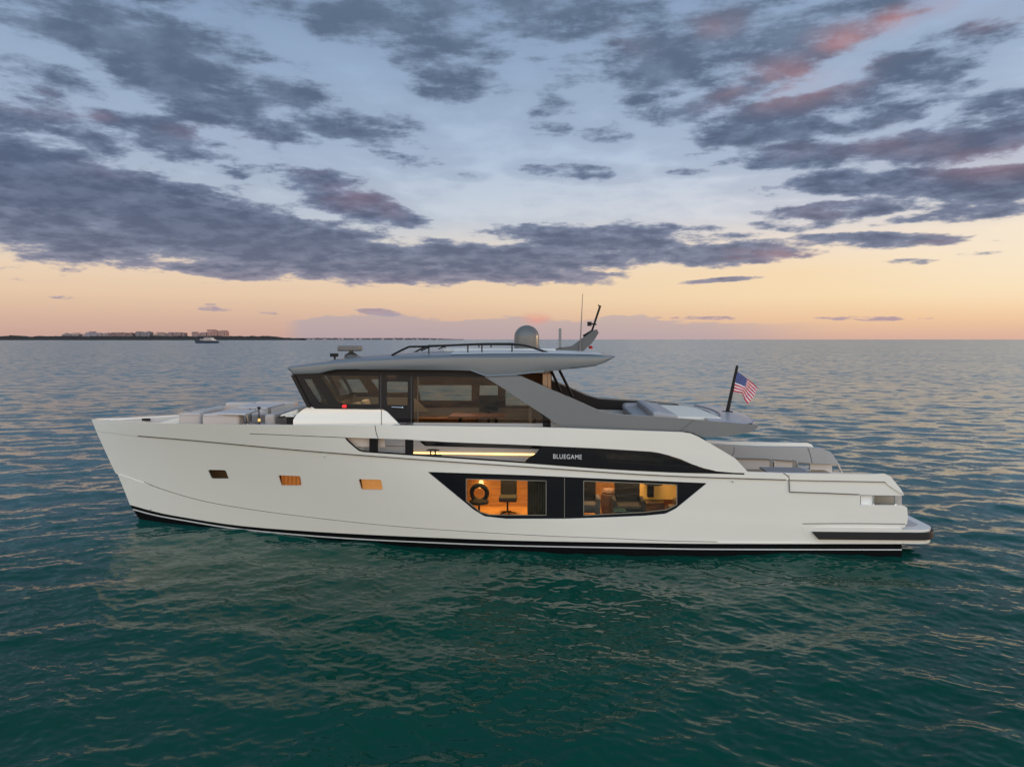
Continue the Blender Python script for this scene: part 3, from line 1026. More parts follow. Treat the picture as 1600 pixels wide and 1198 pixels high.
pl = plan(us + 1.4, ue, 3.06, .55)
mb = MB()
z_a = at(1460, 827, 3.0)[1]; z_b = at(1458, 849, 3.0)[1]
mb.hexa([(a, b, z_b) for a, b in pl], [(a, b, z_a) for a, b in pl])
mb.slab([(1254, 823.5), (1330, 824), (1409, 825), (1409, 849), (1262, 848.8)], lambda x, y: vMid(x, y) + .005 + .045 * sstep((x - 1262) / 40), .6, sp=10, both=True)
pf = mb.build('swim_platform', WHITE, Y, bevel=.04, ang=40)
mb = MB()
pl2 = plan(us + 3.0, ue - .28, 2.75, .4)
mb.hexa([(a, b, z_a) for a, b in pl2], [(a, b, z_a + .012) for a, b in pl2]); mb.build('platform_decking', mat('grey_deck', (.38, .35, .35), .7, nscale=5), pf)
mb = MB()
fz0, fz1 = at(1400, 842.5, 3.1)[1], at(1400, 831, 3.1)[1]
ua_, ub2 = at(1268, 831, 3.15)[0], at(1278, 843, 3.15)[0]
po = plan(ua_, ue + .05, 3.17, .6)[1:-1]
# strip running along the side and round the stern
path = [(ua_ + .2, 3.23)] + po + [(ua_ + .2, -3.23)]
vs = []
for (a, b) in path:
    vs.append((a, b))
ring0 = [(a, b) for a, b in vs]
cen = [(a - .09 if abs(b) < 2.9 else a - .03, b * (1 - .08 / max(abs(b), .3)) if abs(b) > .5 else b) for a, b in vs]
n = len(vs)
V_ = [(a, b, fz0) for a, b in ring0] + [(a, b, fz1) for a, b in ring0] + [(a, b, fz1) for a, b in cen] + [(a, b, fz0) for a, b in cen]
V_[0] = (ub2, ring0[0][1], fz0); V_[n] = (ua_, ring0[0][1], fz1); V_[2 * n] = (ua_, cen[0][1], fz1); V_[3 * n] = (ub2, cen[0][1], fz0)
F_ = []
for i in range(n - 1):
    for k in range(4):
        a_, b_ = k * n, ((k + 1) % 4) * n
        F_.append((a_ + i, a_ + i + 1, b_ + i + 1, b_ + i))
F_ += [(0, n, 2 * n, 3 * n), (n - 1, 4 * n - 1, 3 * n - 1, 2 * n - 1)]
mb.add(V_, F_)
mb.build('rubber_fender', RUB, pf, ang=50, bevel=.012)
# body transom wall
mb = MB()
for (xa, ya, xb, yb) in ((1415, 791, 1417, 821), ):
    p0, p1 = P3(xa, ya, 2.9), P3(xb, yb, 2.95)
    mb.hexa([(p1[0] - .3, -3, p1[2]), (p1[0] - .3, 3, p1[2]), (p1[0] - .06, 2.95, p1[2]), (p1[0] - .06, -2.95, p1[2])],
            [(p0[0] - .3, -3, p0[2]), (p0[0] - .3, 3, p0[2]), (p0[0] - .1, 2.9, p0[2]), (p0[0] - .1, -2.9, p0[2])])
mb.split('transom', WHITE, Y)

# ------------------------------------------------------------ decks
def deck(name, px0, px1, py, z, m, ins=.08, nn=30):
    pts = []
    for k in range(nn + 1):
        px = px0 + (px1 - px0) * k / nn
        v = max(hullv(px, py) - ins, .05); y_ = py
        for _ in range(8):          # walk down the shell to the deck's own height
            u, z_ = at(px, y_, v)
            y_ += (z_ - z) * 48
            v = max(hullv(px, y_) - ins, .05)
        u, z_ = at(px, y_, v)
        pts.append((u, v))
    loop = [(u, v) for u, v in pts] + [(u, -v) for u, v in reversed(pts)]
    b_ = MB(); b_.hexa([(u, v, z - .06) for u, v in loop], [(u, v, z) for u, v in loop])
    return b_.build(name, m, Y)


deck('foredeck', 170, 560, 668, 3.02, TEAK, ins=.16)
deck('side_deck', 556, 1150, 700, 2.45, TEAK, ins=.14)
deck('cockpit_deck', 1080, 1408, 760, 1.35, TEAK, ins=.14)
# step down bulkhead
mb = MB(); ub3 = at(560, 668, 3)[0]; mb.box(ub3 - .06, ub3, -3.1, 3.1, 2.4, 3.0)
mb.split('deck_riser', WHITE2, Y)
# bow inner lining seen over the near rail
mb = MB()
top = []; bot = []
for k in range(40):
    px = 158 + (600 - 158) * k / 39
    y = interp(px, GUN)
    v = max(hullv(px, y) - .16, .02)
    u, z = at(px, y + .6, v)
    top.append((u, -v, z)); bot.append((u, -max(v - .12, 0.02), 3.0))
n = len(top)
mb.add(top + bot, [(i, i + 1, n + i + 1, n + i) for i in range(n - 1)])
b2 = [(u, -v, z) for u, v, z in top + bot]
mb.add(b2, [(i, i + 1, n + i + 1, n + i) for i in range(n - 1)])
mb.split('bulwark_lining', LINER, Y)

# ------------------------------------------------------------ deckhouse
HV = 2.42
SL = lambda x, y: HV
# lower white coaming of the deckhouse
mb = MB()
mb.slab([(458, 668), (458, 656), (463, 648), (472, 640.5), (484, 634), (492, 638.6), (598, 640), (604, 642.5), (629, 668)], lambda x, y: HV + .03 + .07 * sstep((y - 640) / 25), .25, sp=8, both=True)
a0_, b0_ = at(461, 654, HV), at(486, 636, HV)
mb.hexa([(a0_[0], -HV, 2.9), (a0_[0], HV, 2.9), (a0_[0] + .3, HV, 2.9), (a0_[0] + .3, -HV, 2.9)],
        [(a0_[0] + .1, -HV, a0_[1]), (a0_[0] + .1, HV, a0_[1]), (b0_[0], HV, b0_[1]), (b0_[0], -HV, b0_[1])])
dh = mb.build('deckhouse_coaming', WHITE, Y, ang=40)
mb = MB(); mb.ribbon([(596, 640.2), (596, 652), (596, 665)], lambda x, y: HV + .03 + .07 * sstep((y - 640) / 25), 1.0, .006); mb.build('panel_seam', GROOVE, dh)
# inner side wall below gunwale level (seen through the side opening)
mb = MB()
lw = [(655, 689), (664, 696.8), (820, 701), (905, 703), (905, 689)]
mb.slab([(505, 660), (629, 660), (900, 662), (1050, 668), (1050, 742), (900, 738), (520, 722), (505, 700)], HV, .08, holes=[lw], sp=30, both=True)
sw = mb.split('cabin_side_wall', BEIGE, Y)[0]
mb = MB(); mb.slab(lw, HV - .03, .02, sp=30); mb.build('lower_window', SKYG, sw)
mb = MB(); mb.ribbon([(597, 684), (597, 696), (598, 696.6), (632, 697.2)], HV, .9, .004); mb.build('locker_seam', GROOVE, sw)
mb = MB(); mb.slab([(640, 706.6), (836, 709.0), (834, 711.2), (640, 708.2)], HV + .03, .03, sp=30)
mb.build('led_strip', mat('warm_led', (1, .75, .35), .5, emit=(1.0, .60, .16), estr=3.2, var=.01), sw)
mb = MB(); mb.slab([(520, 708), (860, 722), (900, 740), (520, 728)], HV + .02, .02, sp=30)
mb.build('kick_board', LINER, sw)
# mooring cleat on the near bulwark
mb = MB(); vc = 3.0
u0c, zc = at(666, 703.5, vc); u1c, _ = at(687, 704.5, vc)
mb.tube([(u0c, vc, zc), (u0c + .08, vc, zc + .02), (u1c - .08, vc, zc + .02), (u1c, vc, zc)], [.012, .025, .025, .012])
for q in (.33, .67):
    uu = u0c + (u1c - u0c) * q; mb.tube([(uu, vc, zc), (uu, vc, zc - .14)], .022)
mb.box(u0c - .02, u1c + .05, vc - .05, vc + .05, zc - .17, zc - .13)
mb.build('mooring_cleat', BLKM, Y)

# near glazing
gf_top = [(457, 586.4), (500, 584), (745, 587), (768, 589)]
frame_outer = [(455.5, 583), (500, 580), (522, 577), (745, 578), (775, 587), (858, 579), (858, 642), (861, 668), (627, 668), (601, 640), (598, 638.4), (492, 638.4), (484, 633)]
W1 = rounded([(474, 592), (489.5, 592), (513.5, 631), (499, 631)], 1.2, 2)
W2 = rounded([(499.5, 586.8), (591.5, 587.2), (591.5, 631.6), (540, 631.6), (527, 629)], 1.5, 2)
W3 = rounded([(604, 596), (637, 596.4), (637, 633), (604, 632.6)], 1.5, 2)
W4 = [(655, 588), (768, 589.5), (828, 630), (831, 634), (831, 664), (655, 663.5)]
fh = [W1, W2, W3, W4]
mb = MB()
mb.slab(frame_outer[:5] + [(800, 608), (858, 643), (861, 668), (862, 668)] + frame_outer[8:], HV, .07, holes=[W1, W2, W3, [(646, 588), (768, 589.5), (826, 630), (848, 650), (848, 667), (646, 666)]], sp=14)
gh = mb.build('window_frame', BLK, Y)
mb = MB()
for p in (W1, W2, W3): mb.slab(p, HV - .02, .012, sp=20)
mb.slab([(646, 588), (768, 589.5), (826, 630), (848, 650), (848, 667), (646, 666)], HV - .02, .012, sp=30)
mb.split('window_pane', GLS, gh)
# brown frits and mullions
mb = MB()
mb.ribbon([(653, 587.5), (653, 640), (653, 667)], HV - .03, 1.6, 0)
mb.slab([(826, 634), (831, 636), (831, 667), (826, 667)], HV - .03, .03)
mb.split('mullion', mat('bronze_mullion', (.16, .11, .075), .4), gh)
mb = MB(); mb.ribbon([(595, 586.5), (595, 610), (595, 637)], HV, .7, .003); mb.ribbon([(642.5, 586.5), (642.5, 620), (642.5, 666)], HV, .7, .003)
mb.split('door_gap', GROOVE, gh)
mb = MB(); a_ = P3(612, 635.8, HV + .05); b_ = P3(629, 636.6, HV + .05); mb.tube([a_, b_], .018); mb.tube([P3(628, 635.8, HV + .05), P3(630, 637.2, HV + .05)], .035)
mb.build('door_handle', STEEL, gh)
# brown pillars in front of the first pane
mb = MB(); mb.slab([(499.5, 587), (506, 587), (536, 631), (528, 629)], HV - .06, .05); mb.build('pillar', WOODD, gh)

# raked windscreen across the front
mb = MB()
pt0, pt1 = at(458, 586, HV), at(484, 634, HV)
for k in range(3):
    vv0 = -HV + k * (2 * HV / 3) + .06; vv1 = vv0 + 2 * HV / 3 - .12
    fr0 = Vector((pt0[0], 0, pt0[1] - .1)); fr1 = Vector((pt1[0], 0, pt1[1] + .06))
    mb.add([(fr0.x, vv0, fr0.z), (fr0.x, vv1, fr0.z), (fr1.x, vv1, fr1.z), (fr1.x, vv0, fr1.z)], [(0, 1, 2, 3)])
wsf = MB()
dxu = .06
for k in range(4):
    vv = -HV + k * (2 * HV / 3)
    wsf.hexa([(pt1[0] - dxu, vv - .06, pt1[1] - .05), (pt1[0] - dxu, vv + .06, pt1[1] - .05), (pt1[0] + dxu, vv + .06, pt1[1] - .05), (pt1[0] + dxu, vv - .06, pt1[1] - .05)],
             [(pt0[0] - dxu, vv - .06, pt0[1]), (pt0[0] - dxu, vv + .06, pt0[1]), (pt0[0] + dxu, vv + .06, pt0[1]), (pt0[0] + dxu, vv - .06, pt0[1])])
wsf.box(pt1[0] - .07, pt1[0] + .07, -HV, HV, pt1[1] - .12, pt1[1] + .06)
wf = wsf.build('windscreen_frame', BLK, Y)
mb.split('windscreen', GLS, wf, recalc=False)

# far wall: brown lining pierced by long windows
mb = MB()
FV = -HV
far_outer = [(540, 571), (612, 571), (840, 572), (862, 573), (862, 652), (560, 652), (560, 628), (526, 628), (513, 585)]
FA = [(528, 592.3), (562, 592.3), (576, 612.6), (542, 612.6)]
FB = [(580, 592.3), (640, 592.3), (640, 613), (594, 613)]
FC = [(652.5, 601.5), (737, 601.5), (737, 625.4), (658, 625.4)]
FD = [(749.5, 602), (778, 602), (778, 634), (749.5, 634)]
FE = [(790, 602), (838, 602), (838, 634.5), (790, 634.5)]
fo = [(505, 572), (862, 574), (862, 654), (552, 654), (548, 632), (533, 632)]
mb.slab([(508, 580), (524, 571), (862, 572), (862, 654), (550, 654), (549, 634), (532, 634)], FV, -.06, holes=[FA, FB, FC, FD, FE], sp=22)
fw = mb.build('far_cabin_wall', [WOOD], Y)
mb = MB()
for p in (FA, FB, FC, FD, FE): mb.slab(p, FV - .02, .01, sp=30)
mb.split('far_window_pane', GLC, fw)
# interior floor, ceiling, aft wall
mb = MB()
uf0, uf1 = at(500, 640, HV)[0] + .1, at(858, 660, HV)[0]
mb.box(uf0, uf1, -HV + .08, HV - .1, 2.52, 2.58); mb.build('salon_floor', WOODO, Y)
mb = MB(); zc0 = at(600, 581, HV)[1]; mb.box(pt0[0] + .3, uf1, -HV + .08, HV - .1, zc0 - .03, zc0 + .05); mb.build('salon_ceiling', BEIGE, Y)
mb = MB(); mb.box(pt1[0] + .1, pt1[0] + 2.2, -HV + .08, HV - .1, 3.45, 3.52); mb.build('dashboard', BLKM, Y)
# grey aft doors and jambs
mb = MB()
mb.slab([(848, 584), (855.5, 584), (855.5, 668), (848, 668)], HV - .02, .1)
mb.slab([(856, 584), (860.5, 584), (861, 668), (856.5, 668)], HV - .02, .2)
mb.box(uf1 - .02, uf1 + .04, -HV, -HV + 1.2, 2.5, zc0)
mb.split('aft_door_jamb', mat('bronze_jamb', (.25, .16, .10), .35, metal=.4), Y)
mb = MB(); mb.box(uf1, uf1 + .02, -1.2, HV - .1, 2.55, zc0 - .05); mb.build('aft_glass_door', GLD, Y, recalc=False)

# ------------------------------------------------------------ hardtop
mb = MB()
RV = 2.75
secs = []
#       px   top   bot   halfwidth  crown  bottom half width
rs = [(449, 574.2, 576.0, 2.55, .05, 2.5), (453, 573.6, 580.5, 2.62, .07, 2.5), (458, 572.8, 585.2, 2.68, .08, 2.5), (480, 570.6, 584.8, RV, .10, 2.52), (500, 568.6, 584.0, RV, .12, 2.55), (512, 567.6, 580.5, RV, .13, 2.6), (524, 566.6, 578.0, RV, .13, 2.66),
      (560, 563.6, 577.6, RV, .14, 2.7), (640, 559.4, 577.8, RV, .15, 2.72), (700, 557.6, 578.2, RV, .16, 2.72), (735, 557, 579, RV, .16, 2.74), (760, 556.6, 588.2, RV, .16, 2.76), (800, 556.4, 586.2, RV, .16, 2.76),
      (850, 556.0, 580.8, RV, .14, 2.74), (890, 556.2, 576.6, RV, .12, 2.7), (930, 556.8, 572.4, RV, .09, 2.6), (945, 557.0, 567, 2.7, .06, 2.55), (955, 556.8, 561.6, 2.65, .04, 2.5), (961, 556.4, 557.8, 2.55, .02, 2.45)]
for (px, yt, yb, hw_, cr, bw) in rs:
    u, zt_ = at(px, yt, hw_); _, zb_ = at(px, yb, hw_)
    prof = [(bw, zb_), (hw_ - .02, zb_ + (zt_ - zb_) * .08), (hw_, zb_ + (zt_ - zb_) * .5), (hw_ - .02, zt_ - (zt_ - zb_) * .06), (hw_ - .10, zt_ + .01), (hw_ * .75, zt_ + cr * .5), (hw_ * .4, zt_ + cr * .9), (0, zt_ + cr)]
    full = prof + [(-a, b) for a, b in reversed(prof[:-1])]
    secs.append([(u, a, b) for a, b in full])
m_ = len(secs[0])
vs = [q for s_ in secs for q in s_]
fs = []
for i in range(len(secs) - 1):
    for k in range(m_):
        fs.append((i * m_ + k, i * m_ + (k + 1) % m_, (i + 1) * m_ + (k + 1) % m_, (i + 1) * m_ + k))
fs.append(tuple(range(m_))); fs.append(tuple(range((len(secs) - 1) * m_, len(secs) * m_)))
mb.add(vs, fs)
ht_ = mb.build('hardtop', GREY, Y, ang=24)
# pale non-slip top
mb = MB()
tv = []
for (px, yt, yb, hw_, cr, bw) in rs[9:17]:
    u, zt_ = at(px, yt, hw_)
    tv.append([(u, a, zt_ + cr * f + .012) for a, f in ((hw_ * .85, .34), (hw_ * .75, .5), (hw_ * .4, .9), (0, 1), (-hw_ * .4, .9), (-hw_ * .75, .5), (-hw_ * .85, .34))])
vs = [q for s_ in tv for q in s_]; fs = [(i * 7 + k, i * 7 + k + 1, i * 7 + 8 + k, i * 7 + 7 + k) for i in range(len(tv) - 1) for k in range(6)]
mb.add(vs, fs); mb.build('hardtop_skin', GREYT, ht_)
# dark band: overhang shade put into the colour, plus the black glass strip
mb = MB(); mb.slab([(503, 584.6), (514, 580), (524, 576), (738, 577), (758, 587.6)], HV + .10, .12, sp=14); mb.build('overhang_shade_band', DKBRN, ht_)
# raised hatch and rails
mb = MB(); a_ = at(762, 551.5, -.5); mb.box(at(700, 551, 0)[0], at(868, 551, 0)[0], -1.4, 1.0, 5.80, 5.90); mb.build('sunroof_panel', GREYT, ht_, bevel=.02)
for sgn, vv in ((1, 1.75), (-1, -1.75)):
    mb = MB()
    line = [(612, 555), (636, 543), (646, 541.6), (672, 541), (740, 538.2), (800, 538.2), (818, 539.5), (832, 543), (852, 549.5), (856, 551)]
    pts = []
    for (x, y) in line:
        u, z = at(x, y, 1.75); pts.append((u, vv, z))
    mb.tube(smooth_line(pts, 3), .032, 8)
    for x, y0_, y1_ in ((670, 541, 552), (658, 548, 541.4), (731, 539, 551), (753, 539, 551), (800, 538.2, 551)):
        u, z = at(x, y0_, 1.75); u2, z2 = at(x + (0 if x != 658 else 14), y1_, 1.75)
        mb.tube([(u, vv, z), (u2, vv, z2)], .022, 8)
    mb.build('roof_rail', BLKM, ht_)
# satellite dome
u, z = at(823, 549.5, 0); rdm = (at(843, 530, 0)[0] - at(804, 530, 0)[0]) / 2; hgt = at(823, 508, 0)[1] - z
prof = [(rdm * .86, -.10), (rdm * .86, 0), (rdm * .97, .03), (rdm, .12), (rdm, hgt - rdm * .95)] + [(rdm * math.cos(a), hgt - rdm * .95 + rdm * .95 * math.sin(a)) for a in [R(x) for x in range(8, 90, 8)]] + [(.01, hgt)]
mb = MB(); mb.lathe((u, 0, z), prof, 48)
dm = mb.build('satellite_dome', mat('dome_grey', (.105, .105, .10), .38, coat=.2, var=.02), ht_)
mb = MB(); mb.lathe((u, 0, z), [(rdm * .9, -.22), (rdm * .9, -.08)], 40); mb.build('dome_base', BLKM, dm)
# open-array radar
u, z = at(549, 560, .2); mb = MB()
mb.lathe((u, .2, z - .12), [(.24, 0), (.25, .12), (.22, .24), (.13, .30), (.07, .33), (.07, .38)], 24)
rd = mb.build('radar_pedestal', mat('radar_grey', (.055, .055, .054), .45), ht_)
mb = MB(); zz = z + .34
mb.box(u - .42, u + .34, .0, .42, zz - .09, zz + .09); mb.build('radar_scanner', mat('radar_beige', (.12, .108, .098), .4), rd, bevel=.045, seg=3)
u, z = at(523, 560, .6); mb = MB(); mb.tube([(u, .6, z - .1), (u, .6, z + .08)], .035); mb.box(u - .13, u + .1, .5, .7, z + .06, z + .17)
mb.build('searchlight', BLKM, ht_, bevel=.03)
for x in (562, 583):
    u, z = at(x, 558, 1.0); mb = MB(); mb.lathe((u, 1.0, z - .06), [(.06, 0), (.06, .07), (.02, .10)], 12); mb.build('roof_vent', BLKM, ht_)
# small mast wing aft
mb = MB()
mb.slab([(858, 549.6), (860, 545.8), (880, 542.5), (894, 540.5), (903, 534), (912, 527), (928, 515.6), (933, 514.6), (935.5, 520), (930, 529), (924, 537), (910, 549.5), (906, 551.5), (858, 550.5)], .22, .44, sp=12)
mw = mb.build('mast_wing', mat('mast_grey', (.075, .08, .08), .45), ht_, ang=30, bevel=.02)
mb = MB()
mb.tube([P3(911, 525, 0), P3(913, 524, 0), P3(925, 516.5, 0), P3(938, 477.5, 0), P3(934.5, 476.8, 0)], .035, 8)
mb.tube([P3(920, 505, .0), P3(932, 507, 0)], .025, 8); mb.box(*(lambda p: (p[0] - .07, p[0] + .07, -.07, .07, p[2] - .07, p[2] + .07))(P3(921, 506, 0)))
mb.build('light_mast', BLKM, mw)
mb = MB(); p = P3(923, 541, 0); mb.lathe((p[0], .0, p[2] - .08), [(.06, 0), (.07, .06), (.03, .1)], 14); mb.build('red_lamp', mat('red_lens', (.45, .01, .01), .2), mw)
mb = MB(); mb.tube([P3(906, 551, .3), P3(907, 530, .3), P3(910.5, 459, .3)], [.035, .02, .008], 8); mb.build('whip_antenna', mat('pale_rod', (.12, .11, .11), .4), ht_)
mb = MB(); mb.tube([P3(874, 551, .2), P3(874.5, 543, .2)], .02, 8); mb.box(*(lambda a, b: (a[0], b[0] + .0, .1, .3, b[2], a[2]))(P3(873, 513, .2), P3(877, 543, .2)))
mb.build('flat_antenna', GREY, ht_, bevel=.02)
# ------------------------------------------------------------ sweeping side arms and flybridge sides
AV = 2.78
arm = [(758, 589), (785, 587.4), (807, 586), (816, 588.4), (836, 597), (856, 606.4), (895, 622.8), (931, 639), (945, 643.8), (957, 646.6), (975, 648.2), (1000, 649.6), (1040, 651.8), (1085, 655.6),
       (1130, 659.4), (1160, 662), (1186, 664), (1183, 669), (1172, 675.4), (1150, 679.6), (1128, 682.2), (1104, 683.4), (1092, 681), (1085, 676.5), (1062, 673.6), (1000, 671.6), (940, 669.6), (886, 668.6), (874, 664.5), (852, 650), (824, 631.6), (790, 609)]
armv = lambda x, y: AV + .22 * sstep((x - 780) / 220) - .10 * sstep((x - 1100) / 90)
mb = MB(); mb.slab(arm, armv, .14, sp=11, both=True)
am_ = mb.split('side_arm', GREY, Y, ang=30)[0]
mb = MB(); mb.ribbon([(1085, 656), (1073, 665), (1062, 673.4)], armv, 1.2, .004); mb.ribbon([(760, 589.2), (800, 587.6), (812, 587.4)], armv, 1.4, .004); mb.split('panel_seam', GROOVE, am_)
mb = MB(); mb.slab([(810, 590), (856, 609), (895, 625), (931, 641), (957, 648.5), (1000, 651.5), (1070, 655), (1060, 672), (1000, 670), (892, 667), (850, 646), (828, 628)], lambda x, y: armv(x, y) - .145, .03, sp=22, both=True)
mb.split('inner_lining', DKBRN, am_)
# black rubbing line between arm and bulwark
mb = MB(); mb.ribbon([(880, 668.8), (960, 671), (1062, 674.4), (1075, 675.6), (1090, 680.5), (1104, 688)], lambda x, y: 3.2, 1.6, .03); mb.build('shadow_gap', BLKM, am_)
# flybridge deck
zf = at(1000, 662, 2.8)[1]
uA, uB = at(880, 660, 2.8)[0], at(1150, 668, 2.8)[0]
fl = [(uA, 2.6), (uB - .6, 2.6), (uB - .6, -2.6), (uA, -2.6)]
mb = MB(); mb.hexa([(a, b, 3.44) for a, b in fl], [(a, b, 3.52) for a, b in fl]); mb.build('flybridge_deck', GREYT, Y)
# tail moulding, rounded in plan, dished in the middle
ut, zt_ = at(1186, 664, 2.8)
mb = MB()
u_in = at(1108, 657.6, 2.8)[0]; zt0 = at(1108, 657.8, 2.9)[1]
TW = 2.84
loopo = []
for k in range(7):
    a = math.pi / 2 * (1 - k / 6); loopo.append((ut - .33 + .28 * math.cos(a), TW - .3 + .3 * math.sin(a)))
for k in range(1, 16): loopo.append((ut - .05 + .24 * (1 - (1 - k / 8) ** 2), (TW - .3) * (1 - k / 8)))
for k in range(7):
    a = math.pi / 2 * (k / 6); loopo.append((ut - .33 + .28 * math.cos(a), -(TW - .3 + .3 * math.sin(a))))
outer_t = [(u_in, TW)] + loopo + [(u_in, -TW)]
def ztail(a, b): return zt0 - .005 - .07 * sstep((a - u_in) / (ut - u_in)) + .06 * (1 - (b / 2.93) ** 2)
def zbot(a): return zt0 - .44 + .40 * sstep((a - u_in) / (ut - u_in))
inner_t = [(u_in, 2.1)] + [(u_in + .55 * math.cos(t), 2.1 * math.sin(t)) for t in [math.pi / 2 * (1 - k / 8) for k in range(1, 16)]] + [(u_in, -2.1)]
inner_t = inner_t[:1] + inner_t[1:]
# resample inner to outer count
def resample(L, n):
    P_ = np.array(L); d = np.r_[0, np.cumsum(np.hypot(*np.diff(P_, axis=0).T))]; t = np.linspace(0, d[-1], n)
    return list(zip(np.interp(t, d, P_[:, 0]), np.interp(t, d, P_[:, 1])))
no_ = 40
oo = resample(outer_t, no_); ii = resample(inner_t, no_)
rows = [[(a, b, zbot(a)) for a, b in oo]] + [[(a, b, ztail(a, b) - .02) for a, b in oo]]
for f in (.06, .35, .7, 1.0):
    rows.append([(a + (c - a) * f, b + (d - b) * f, ztail(a + (c - a) * f, b + (d - b) * f) + .0) for (a, b), (c, d) in zip(oo, ii)])
rows.append([(c - .03, d * .97, zt0 - .25) for c, d in ii])
vs = [q for r_ in rows for q in r_]; fs = [(i * no_ + k, i * no_ + k + 1, (i + 1) * no_ + k + 1, (i + 1) * no_ + k) for i in range(len(rows) - 1) for k in range(no_ - 1)]
# underside
nb = len(vs); fs.append(tuple(range(no_)))
mb.add(vs, fs); tl = mb.build('flybridge_tail', mat('grey_tail_top', (.33, .325, .33), .42, coat=.2, var=.03), Y, ang=40)
mb = MB(); mb.tube([(a + .22, b * 1.05, ztail(a + .2, b) + .005) for a, b in ii[4:-4]], .03, 6); mb.build('tail_trim', mat('slate_trim', (.10, .11, .13), .4), tl)
# forward flybridge soffit between the deckhouse and the wings
mb = MB(); mb.box(uf1, uB - 1.0, -2.5, 2.5, 3.38, 3.43); mb.build('flybridge_soffit', WHITE2, Y)
# roof struts
for (a, b, v) in (((861, 578), (876, 611), .6), ((874, 578), (895, 620), .6)):
    for sg in (1,):
        mb = MB(); mb.tube([P3(a[0], a[1], v), P3(b[0], b[1], v)], .045, 8); mb.build('roof_strut', BLKM, ht_)
# sunpad and seats on the flybridge
zc1 = zf
def pbox(name, x0, x1, ytop, v0, v1, zb, m, parent, bev=.08, tilt=0):
    ua, za = at(x0, ytop, v0); ub, _ = at(x1, ytop, v0)
    b_ = MB(); b_.box(ua, ub, v1, v0, zb, za)
    return b_.build(name, m, parent, bevel=bev, seg=3)
zpad = at(1060, 655.5, 1.9)[1]

def cushion(mbx, u0, u1, v0, v1, z0, z1):
    mbx.box(u0, u1, v0, v1, z0, z1); return mbx


# red side light on the deckhouse
mb = MB(); a_ = P3(535, 632.2, HV + .05); b_ = P3(541.5, 637, HV + .05)
mb.box(a_[0], b_[0], HV, HV + .12, b_[2], a_[2]); mb.build('port_light', mat('red_side_light', (.6, .02, .02), .3, emit=(1, .03, .03), estr=.7, var=.01), Y, bevel=.03)

# far aft bulwark (inner face seen across the cockpit)
mb = MB()
mb.slab([(1100, 694), (1187, 698.3), (1262, 698.8), (1285, 701), (1298, 706), (1306, 717), (1311, 725), (1269, 724), (1237, 720), (1170, 716.2), (1100, 713)], -2.75, .28, sp=14)
fbw = mb.build('cockpit_coaming', FABG, Y, bevel=.03)
fbw.data.materials[0] = mat('cockpit_grey', (.36, .34, .325), .55)
mb = MB(); mb.slab([(1100, 713), (1170, 716.2), (1237, 720), (1269, 724), (1311, 725), (1318, 741), (1318, 752), (1100, 748)], -2.86, .1, holes=[[(1238, 722.5), (1266, 724.6), (1266, 736), (1238, 736)], [(1300, 726), (1309, 726.4), (1315, 738), (1300, 737.5)]], sp=14)
mb.build('cockpit_wall', LINER, Y)
mb = MB(); mb.ribbon([(1147, 698), (1147, 706), (1147, 715), (1190, 716.8), (1237, 720)], -2.75, 1.0, .004); mb.ribbon([(1262, 699), (1266, 710), (1269, 724)], -2.75, 1.2, .004); mb.split('panel_seam', GROOVE, fbw)

LG = 'cushions of the foredeck lounge'
# ---------------------------------------------------------------- foredeck lounge (things resting on the deck)
def seat_thing(name, label, cat, pts, z0, m, group=None, bev=.07):
    """plan-shaped block: pts = (px, py) of its top corners lying at height z1"""
    pass


def block(name, label, cat, corners, z1, z0, m, group=None, bev=.07, taper=0.0):
    pl_ = [atz(x, y, z1) for x, y in corners]
    cu = sum(p[0] for p in pl_) / len(pl_); cv = sum(p[1] for p in pl_) / len(pl_)
    t = thing(name, label, cat, (cu, cv, z0), group)
    b_ = MB(); b_.hexa([(cu + (a - cu) * (1 + taper), cv + (b - cv) * (1 + taper), z0) for a, b in pl_], [(a, b, z1) for a, b in pl_])
    return t, b_, (cu, cv)


def wbox(name, label, cat, px0, px1, py_top, v0, v1, z0, m, part='cushion', group=None, bev=.07):
    """box whose near top edge runs px0..px1 at py_top on plane v0, reaching back to v1 and down to z0"""
    ua, z1 = at(px0, py_top, v0); ub, _ = at(px1, py_top, v0)
    t = thing(name, label, cat, ((ua + ub) / 2, (v0 + v1) / 2, z0), group)
    b_ = MB(); b_.box(ua, ub, v1, v0, z0, z1)
    b_.build(part, m, t, bevel=bev, seg=3)
    return t, (ua, ub, z1)


# sunpad forward
zsp = 3.62
t = thing('sun_pad', 'cream sun pad on the foredeck nearest the bow', 'sun pad', (at(255, 660, 1.0)[0], 0, 3.02))
b_ = MB()
ua = at(228, 660, 1.3)[0]; ub = at(283, 660, 1.3)[0]
b_.hexa([(ua - .2, -.75, 3.02), (ua - .2, .75, 3.02), (ub, 1.2, 3.02), (ub, -1.2, 3.02)], [(ua, -.7, 3.36), (ua, .7, 3.36), (ub, 1.1, 3.66), (ub, -1.1, 3.66)])
b_.build('mattress', FABC, t, bevel=.06, seg=3)
